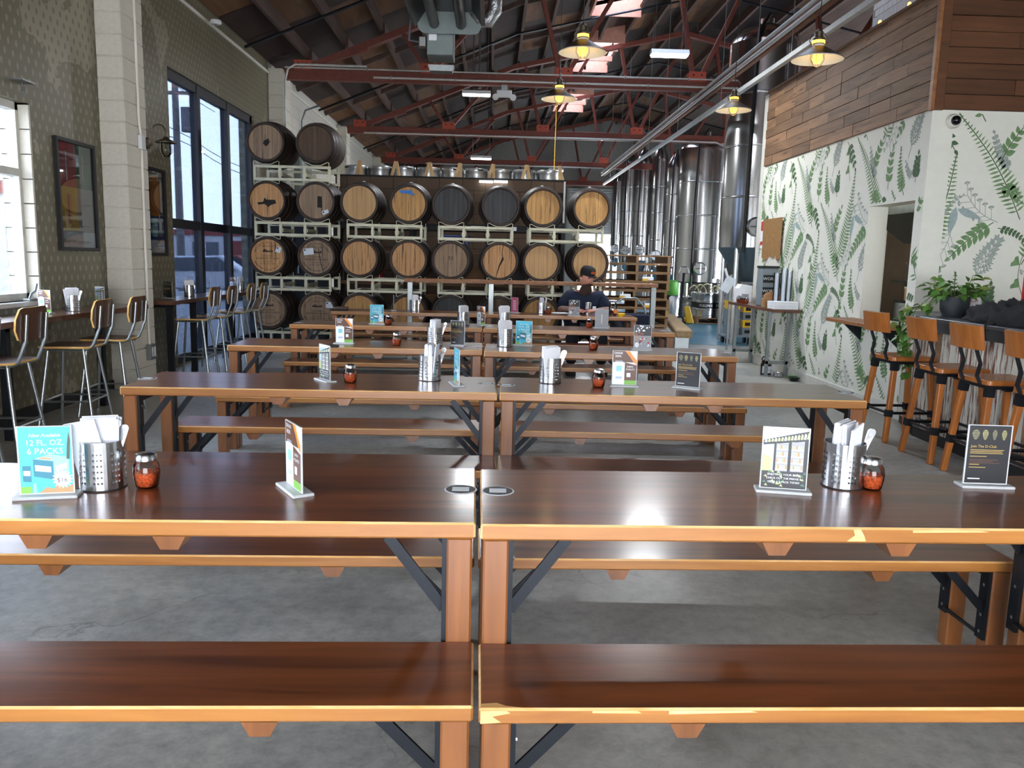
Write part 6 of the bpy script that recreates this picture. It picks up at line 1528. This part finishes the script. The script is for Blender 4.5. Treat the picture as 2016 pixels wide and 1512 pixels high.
def put_leaf(p, d, L):
    o = inst('leaf', rr.choice(LM), t, p, (rr.uniform(-.4, .4), 0, math.atan2(d.y, d.x)), (L, L, L)); o.rotation_euler = (rr.uniform(-.5, .5), -math.asin(max(-.9, min(.9, d.normalized().z))), math.atan2(d.y, d.x))
for i in range(120):
    a_ = rr.uniform(0, 2*math.pi); e = rr.uniform(.1, 1.0); r0 = rr.uniform(.02, .09)
    base = Vector((r0*math.cos(a_), r0*math.sin(a_), .15)); d = Vector((math.cos(a_)*(1.2-e), math.sin(a_)*(1.2-e), e)); tip = base+d*rr.uniform(.05, .2)
    if i % 3 == 0: MB().tube([base, (base+tip)/2+Vector((0, 0, .02)), tip], .003, 4).build('petiole', 'stem_green', t)
    put_leaf(tip, Vector((math.cos(a_), math.sin(a_), rr.uniform(-.5, .4))), rr.uniform(.055, .095))
for vx, vy, ln in ((-.16, -.02, .42), (-.13, .10, .32), (-.2, -.07, .5), (-.15, .05, .25), (-.22, .0, .3)):
    pts = [Vector((-.06, vy*.4, .16)), Vector((vx*.7, vy, .2)), Vector((vx*1.3, vy, .08)), Vector((-.37, vy-.02, .05))]+[Vector((-.39-.02*math.sin(k), vy-.03+.02*math.cos(k*2), .02-ln*k/5)) for k in range(1, 6)]
    MB().tube(pts, .004, 5).build('vine', 'stem_green', t)
    for q in pts[1:]:
        for k in range(3): put_leaf(q+Vector((rr.uniform(-.03, .03), rr.uniform(-.04, .04), rr.uniform(-.03, .03))), Vector((rr.uniform(-1, .2), rr.uniform(-1, 1), rr.uniform(-.8, .1))), rr.uniform(.05, .085))
# things on the bar
t = thing('price_card', 'white card with red handwriting behind the pot', 'card', (4.02, 6.85, BT), .1); MB().prism([(-.05, 0), (.05, 0), (.0, .16)], -.14, .14, 0, 'X').build('folded_card', 'white_paper', t)
for s, z, x in (('CA', .125, .07), ('Prix', .05, -.06)): inst('lettering', text_mesh(s, .05, 'print_red', 'CENTER', .2), t, (x, -.052+.31*z-.004, z), (R_(72), 0, 0))
t = thing('napkin_box', 'small clear plastic box on the bar behind the pot', 'box', (4.08, 6.45, BT)); MB().box(-.06, .06, -.05, .05, 0, .1).build('walls', 'frosted_acrylic', t, bevel=.006); MB().box(-.13, .0, -.09, -.06, 0, .035).build('tray', 'crate_grey', t)
bm = bmesh.new(); bmesh.ops.create_uvsphere(bm, u_segments=72, v_segments=36, radius=1)
for v in bm.verts:
    x, y, z = v.co; n_ = .22*math.sin(6*x+9*y)+.2*math.sin(17*y+5*z)+.16*math.sin(14*x-23*y)+.12*math.sin(31*y+19*x); s = 1+.35*n_
    v.co = (x*.16*s, y*.62*s*(1+.1*math.sin(3*x)), max(0, (z+.25)*.125*(1+.5*n_)))
me = bpy.data.meshes.new('jacket'); bm.to_mesh(me); bm.free(); me.materials.append(MATS['black_cloth']); me.shade_smooth()
t = thing('black_jacket', 'crumpled black jacket lying along the bar top', 'jacket', (3.68, 5.55, BT), .03); inst('cloth', me, t)
MB().tube([(-.17, .05, .02), (-.225, .06, .0), (-.235, .06, -.05), (-.232, .04, -.10), (-.24, .09, -.08)], .012, 6).build('strap', 'black_cloth', t, smooth=60); MB().lathe([(0, .10), (.05, .115), (.09, .1), (.1, .06)], 14, (.05, .3, .0)).build('grey_cap', 'grey_cloth', t, smooth=60)
# dome camera
t = thing('dome_camera', 'white dome security camera with black ball under the planks', 'camera', (4.02, 7.34, 2.70)); MB().lathe([(0, -.0), (.06, -.0), (.062, -.03), (.05, -.05), (0, -.05)], 20, axis='Y').build('housing', 'white_enamel', t, smooth=40)
bm = bmesh.new(); bmesh.ops.create_uvsphere(bm, u_segments=18, v_segments=12, radius=.042); me = bpy.data.meshes.new('lens_dome'); bm.to_mesh(me); bm.free(); me.materials.append(MATS['black_glass']); me.shade_smooth(); inst('lens_dome', me, t, (.0, -.06, 0))
# black fridge at the end of the wall
t = thing('bar_fridge', 'tall black drinks fridge with violet light behind the bar', 'fridge', (5.25, 7.75, 0)); MB().box(-.38, .38, -.3, .3, 0, 1.75).build('cabinet', 'black_matte', t, bevel=.008); MB().box(-.33, .33, -.312, -.3, .15, 1.68).build('glass_door', 'black_glass', t); MB().box(-.375, -.35, -.315, -.3, 1.1, 1.6).build('lit_strip', 'purple_screen', t)
MB().box(-.42, -.405, -.42, -.36, .6, 2.0).build('red_side', 'red_plastic', t); MB().box(-.40, -.38, -.42, .3, 0, 2.02).build('side_panel', 'black_matte', t)
# string light bulbs on top of the cladding
for i, (px, py) in enumerate(((1732, 48), (1790, 14))):
    p = PX(px, py, 3.9); t = thing('string_bulb', f'small glowing orange bulb above the plank cladding, {"far" if i == 0 else "near"} one by the white tiles', 'bulb', (p.x, p.y, 3.832), 0, 'orange string bulbs')
    MB().lathe([(0, .07), (.012, .065), (.018, .045), (.012, .025), (0, .02)], 12, (0, 0, .01)).build('glass', 'string_bulb', t, smooth=60); MB().lathe([(.01, 0), (.01, .03)], 8, cap=True).build('socket', 'black_matte', t)
# pass-through: ledge, kitchen things inside
t = thing('pass_ledge', 'thick wooden ledge under the kitchen pass-through', 'ledge', (XR, 7.96, 0)); MB().prism([(-.30, -.62), (.0, -.62), (.0, .60), (-.30, .60)], .845, .885).build('slab', 'ledge_wood', t, bevel=.006)
for y in (-.4, .4): MB().prism([(-.2, .842), (0, .842), (0, .66)], y-.012, y+.012, 0, 'Y').build('bracket', 'black_steel', t)
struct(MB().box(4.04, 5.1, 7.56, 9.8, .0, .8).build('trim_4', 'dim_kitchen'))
t = thing('range_hood', 'sloping stainless range hood inside the kitchen', 'hood', (4.75, 8.4, 0)); MB().prism([(-.35, 2.0), (.08, 1.7), (.08, 2.5), (-.35, 2.5)], -.5, 1.2, 0, 'Y').build('canopy', 'galvanised', t); MB().box(-.25, .0, -.1, .2, 2.5, 2.8).build('duct', 'galvanised', t)
for i in range(7): crate((4.30, 7.86, .802+.112*i), 'crate_yellow' if i in (2, 3, 6) else 'crate_grey', f'{"yellow" if i in (2, 3, 6) else "grey"} crate inside the pass-through, {ORD[i]} from the bottom', 'crates inside the kitchen', .2, .3, .11)
t = thing('steel_bin', 'brushed steel bin inside the pass-through', 'bin', (4.24, 8.20, .802)); MB().box(-.1, .1, -.12, .12, 0, .27).build('body', 'brushed_steel', t, bevel=.006); MB().box(-.105, .105, -.125, .125, .27, .285).build('lid', 'black_matte', t)
for i, (dx, dy) in enumerate(((-.02, .0), (.07, -.04))):
    o = thing('deli_tub', f'cream lidded tub on the steel bin, {"window" if i == 0 else "crate"} side', 'tub', (4.24+dx, 8.2+dy*2, 1.088), 0, 'cream tubs'); MB().lathe([(0, 0), (.036, 0), (.042, .13), (0, .13)], 18).build('cup', 'print_tan', o, smooth=40); MB().lathe([(.044, .125), (.044, .14), (0, .142)], 18).build('lid', 'hose_cream', o, smooth=40)
t = thing('mixing_bowl', 'dented steel tub on a shelf inside the kitchen', 'tub', (4.6, 8.6, 1.30)); MB().lathe([(0, 0), (.12, 0), (.2, .16), (.205, .17), (.19, .16), (.11, .01), (0, .01)], 22).build('bowl', 'brushed_steel', t, smooth=40); MB().lathe([(.21, .16), (.21, .175)], 22).build('rim', 'brushed_steel', t)
t = thing('kitchen_shelf', 'dark shelf on posts inside the kitchen', 'shelf', (4.75, 8.65, .8)); MB().box(-.35, .35, -.3, .3, .46, .49).build('board', 'galvanised', t)
for x in (-.33, .33): MB().box(x-.015, x+.015, -.015, .015, 0, .46).build('post', 'galvanised', t)
t = thing('kitchen_fill_light', 'added strip light brightening the kitchen interior', 'light', (4.7, 8.9, 2.8)); MB().box(-.08, .08, -.5, .5, -.03, .028).build('housing', 'white_plastic', t); MB().box(-.06, .06, -.48, .48, -.045, -.03).build('diffuser', 'led_strip', t)  # fixture added to brighten the dark kitchen
l = bpy.data.lights.new('kitchen_fill_lamp', 'AREA'); l.shape = 'RECTANGLE'; l.size = .12; l.size_y = .9; l.energy = 70; lo = bpy.data.objects.new('kitchen_fill_lamp', l); lo.location = (4.7, 8.9, 2.74); col.objects.link(lo)  # fill light of the added fixture
# burlap hung over a hatch
t = thing('burlap_cloth', 'brown burlap cloth hanging from nails on the wallpaper', 'cloth', (XR-.003, 11.25, 0)); mb = MB(); n, m_ = 14, 8; A = []
for i in range(n+1):
    y = -.39+.78*i/n; A.append(mb._a([(-.02-.015*math.sin(i*1.3)*(j/m_)-.004, y, 2.05-.54*j/m_-(.03*math.sin(i*.7)*(j/m_))) for j in range(m_+1)]))
for a, b_ in zip(A, A[1:]):
    for j in range(m_): mb.face([a+j, a+j+1, b_+j+1, b_+j])
mb.build('weave', 'burlap', t, smooth=60, fix=False)
for y in (-.37, .37): MB().lathe([(.008, -.03), (.008, 0)], 8, (0, y, 2.04), 'X', 0, True).build('nail', 'bolt_steel', t)
MB().box(-.012, 0, -.36, .2, 1.15, 1.55).build('hatch_panel', 'plaster_white', t)
t = thing('notice_sign', 'white and red notice at the far end of the wallpaper', 'sign', (XR-.004, 11.72, 1.85)); MB().box(-.006, 0, -.05, .05, -.2, .2).build('sheet', 'white_paper', t); MB().box(-.009, -.006, -.045, .045, .05, .18).box(-.009, -.006, -.045, .045, -.15, -.1).build('red_print', 'print_red', t)
# take-away shelf on steel frames
t = thing('takeaway_shelf', 'narrow wooden shelf on steel frames along the wallpaper', 'shelf', (3.68, 11.05, 0)); MB().box(-.19, .155, -1.05, .95, .835, .875).build('shelf_board', 'counter_wood', t, bevel=.005)
for y in (-.75, .68):
    MB().box(-.16, -.12, y-.02, y+.02, 0, .835).build('post', 'galvanised', t, bevel=.003); MB().box(.09, .13, y-.02, y+.02, 0, .835).build('post', 'galvanised', t, bevel=.003); MB().box(-.16, .13, y-.02, y+.02, .16, .2).build('cross_bar', 'galvanised', t); MB().box(-.2, .13, y-.04, y+.04, 0, .01).build('foot_plate', 'galvanised', t)
SZ = .876
def atshelf(px, dx=0): d = ray(px, 600); X = 3.66+dx; return Vector((X, CP.y+d.y*(X/d.x), SZ))
p = atshelf(1506); t = thing('cup_dispenser', 'grey water dispenser with black WORK labels on the shelf', 'dispenser', p); MB().box(-.10, .12, -.11, .11, 0, .50).build('tank_body', 'crate_grey', t, bevel=.012); MB().box(-.105, .125, -.115, .115, .50, .53).build('lid', 'black_matte', t, bevel=.004)
for z in (.36, .20):
    MB().box(-.085, .085, -.1125, -.11, z-.05, z+.05).build('label', 'black_matte', t); inst('lettering', text_mesh('WORK', .055, 'print_white'), t, (0, -.1135, z), FRONT)
MB().tube([(-.03, -.11, .05), (-.03, -.15, .05), (-.03, -.155, .02)], .012, 6).build('tap', 'black_matte', t)
for i, (px, dx, hgt) in enumerate(((1526, -.06, .44), (1540, .02, .50), (1550, .09, .47))):
    p = atshelf(px, dx); t = thing('cup_stack', f'tall stack of clear plastic cups, {("beside the dispenser", "tallest of three", "against the wallpaper")[i]}', 'cups', p, 0, 'clear cup stacks'); mb = MB()
    MB().lathe([(.034, 0), (.04, hgt), (.044, hgt), (.044, hgt+.006), (.038, hgt+.006), (.032, .004), (0, .004)], 18).build('outer_cup', 'clear_cup', t, smooth=40)
    MB().lathe([(.030, .006), (.036, hgt-.004), (0, hgt-.004)], 16).build('inner_cups', 'white_plastic', t, smooth=40)
p = atshelf(1543, -.08); t = thing('paper_bag_pile', 'pile of folded brown kraft paper bags on the shelf', 'paper bags', (3.62, 10.42, SZ)); 
for k in range(5): o = MB().prism([(.11*math.cos(a_), .06*math.sin(a_)+.006*k) for a_ in [j*math.pi/7 for j in range(8)]], -.02+.012*k, -.01+.012*k, 0, 'Y').build('bag', 'kraft_paper', t); o.location = (0, .05, .12)
MB().box(-.13, .13, .0, .09, 0, .12).build('carton', 'kraft_paper', t, bevel=.003)
for k in range(2): o = thing('pizza_box', f'flat white pizza box on the shelf end, {"lower" if k == 0 else "upper"} one', 'box', (3.645, 10.16, SZ+.047*k), .03*k, 'white pizza boxes'); MB().box(-.15, .15, -.13, .13, 0, .030).build('tray', 'white_paper', o, bevel=.002); MB().box(-.152, .152, -.132, .132, .031, .046).build('lid', 'white_paper', o, bevel=.002)
p = atshelf(1474); t = thing('napkin_dispenser', 'white napkin box at the far end of the shelf', 'napkin box', (3.66, 11.86, SZ)); MB().prism([(-.1, 0), (.1, 0), (.1, .24), (-.06, .26), (-.1, .2)], -.1, .1, 0, 'Y').build('box', 'white_paper', t, bevel=.004); MB().box(-.05, .05, -.104, -.1, .04, .12).build('slot', 'print_grey', t)
for k in range(5): shaker(0, 0, 0, f'on the take-away shelf, {ORD[k]} from napkin box', Vector((3.55, 11.68-.085*k, SZ)), 'shakers on the take-away shelf')
# growler, steel bowl and green bowl on the floor
p = PZ(1507, 738, 0); t = thing('beer_growler', 'brown glass growler with white label on the floor', 'growler', p); MB().lathe([(0, 0), (.068, 0), (.072, .01), (.072, .13), (.06, .17), (.025, .21), (.02, .225), (.02, .25), (0, .25)], 22).build('bottle', 'brown_glass', t, smooth=50); MB().lathe([(.023, .245), (.023, .27), (0, .27)], 12).build('cap', 'white_plastic', t, smooth=40); MB().lathe([(.0728, .03), (.0728, .12)], 12, a0=R_(215), a1=R_(320)).build('label', 'label_white', t, smooth=40); MB().tube([(-.05, 0, .175), (-.06, 0, .21), (-.045, 0, .24), (-.02, 0, .235)], .009, 6).build('handle', 'brown_glass', t, smooth=60)
inst('lettering', text_mesh('FIELDWORK', .017, 'print_grey'), t, (0, -.0738, .075), FRONT)
p = PZ(1531, 741, 0); t = thing('dog_bowl', 'steel dog bowl by the shelf post', 'bowl', p); MB().lathe([(.07, 0), (.055, .05), (.058, .055), (.05, .05), (.045, .01), (0, .01)], 20).build('bowl', 'brushed_steel', t, smooth=40); MB().lathe([(.072, .0), (.072, .006)], 20).build('rubber_ring', 'black_matte', t)
p = PZ(1562, 750, 0); t = thing('dog_bowl', 'dark green glazed dog bowl on the floor', 'bowl', p); MB().lathe([(0, 0), (.04, 0), (.075, .05), (.08, .055), (.07, .05), (.036, .008), (0, .008)], 22).build('bowl', 'amber_bowl', t, smooth=40); MB().lathe([(.078, .054), (.081, .057), (.074, .052)], 22).build('rim', 'green_plastic', t)
# ------------------------------------------------------------------ outside the windows
struct(MB().box(-90, -4.15, -20, 120, -.3, -.12).build('ground_street', 'asphalt'))
def house(name, label, x0, x1, y0, y1, h, mat, cat='building'):
    t = thing(name, label, cat, ((x0+x1)/2, (y0+y1)/2, -.12)); a, b_ = (x1-x0)/2, (y1-y0)/2
    MB().box(-a, a, -b_, b_, 0, h).build('walls', mat, t); MB().box(-a-.1, a+.1, -b_-.1, b_+.1, h, h+.35).build('parapet', 'facade_red', t); return t, a, b_
t, a, b_ = house('warehouse', 'long white building with red parapet across the street', -34, -15, 52, 64, 2.6, 'facade_white')
for x in (-7, -2.5, 2, 6.5):
    w = MB().box(x-.8, x+.8, -b_-.05, -b_+.02, .9, 2.2).build('window', 'car_glass', t); MB().box(x-.04, x+.04, -b_-.07, -b_, .9, 2.2).build('window_bar', 'facade_white', w)
MB().box(8.2, 9.6, -b_-.05, -b_, 0, 2.3).build('door', 'facade_red', t)
t, a, b_ = house('shop_building', 'pale building with barred window beyond the near window', -24, -13.5, 8, 26, 3.0, 'facade_white')
for y in (-7, -3.5, 0, 3.5, 7):
    w = MB().box(a-.02, a+.05, y-.8, y+.8, 1.0, 2.1).build('window', 'car_glass', t)
    for k in range(5): MB().box(a, a+.08, y-.7+.35*k-.02, y-.7+.35*k+.02, 1.0, 2.1).build('window_bar', 'facade_white', w)
tag(MB().prism([(-95, -1), (-60, 5), (-40, 4), (-20, 6), (5, -1)], 118, 119, 0, 'Y').build('hill', 'hill_green'), 'low hazy hill on the horizon beyond the street', 'hill')
def car(x, y, rz, label, mat):
    t = thing('parked_car', label, 'car', (x, y, -.12), rz, 'cars parked outside')
    MB().prism([(-2.1, .35), (-2.15, .7), (-1.3, .9), (-.7, 1.4), (.9, 1.45), (1.6, .95), (2.15, .85), (2.2, .35)], -.85, .85, 0, 'Y').build('body', mat, t, bevel=.05); MB().prism([(-1.15, .92), (-.66, 1.34), (.85, 1.38), (1.4, .95)], -.87, .87, 0, 'Y').build('windows', 'car_glass', t)
    for sx in (-1.35, 1.35):
        for sy in (-.8, .8): MB().lathe([(0, -.1), (.33, -.1), (.33, .1), (0, .1)], 18, (sx, sy, .33), 'Y').build('wheel', 'black_matte', t, smooth=40)
car(-9.9, 27.5, .2, 'white car parked outside the storefront window', 'car_white'); car(-9.0, 34, .2, 'silver car parked farther along the street', 'facade_grey'); car(-12.5, 38, .1, 'red car parked before the white building', 'facade_red')
def pole(x, y, h, label):
    t = thing('utility_pole', label, 'pole', (x, y, -.12)); MB().tube([(0, 0, 0), (0, 0, h)], [.16, .11], 10).build('mast', 'pole_wood', t, smooth=60)
    for z in (h-.5, h-1.6): MB().box(-1.3, 1.3, -.06, .06, z-.06, z+.06).build('crossarm', 'pole_wood', t)
    for x_ in (-1.2, -.6, .6, 1.2): MB().lathe([(.05, 0), (.06, .08), (.03, .16)], 8, (x_, 0, h-.44), cap=True).build('insulator', 'facade_grey', t)
    MB().lathe([(.25, -.45), (.25, .45)], 12, (.45, 0, h-2.6), cap=True).build('transformer', 'facade_grey', t, smooth=40)
pole(-12.4, 33, 9.2, 'utility pole with crossarms and transformer outside the storefront window'); pole(-13.2, 58, 9.5, 'second utility pole farther down the street')
for i, (dx, z) in enumerate(((-1.2, 8.9), (-.6, 8.95), (.6, 8.95), (1.2, 8.9), (0, 6.3), (.2, 5.9))):
    pts = [Vector((-12.4+dx-.8*(k/10-.64)*1, 33+25*(k/10-.64)*1.0, z-.12-.5*math.sin(math.pi*((k/6.4) % 1)))) for k in range(-6, 11)]
    tag(MB().tube(pts, .018, 4).build('power_line', 'pole_wood'), 'dark power line sagging between the utility poles', 'power line', 'power lines outside')
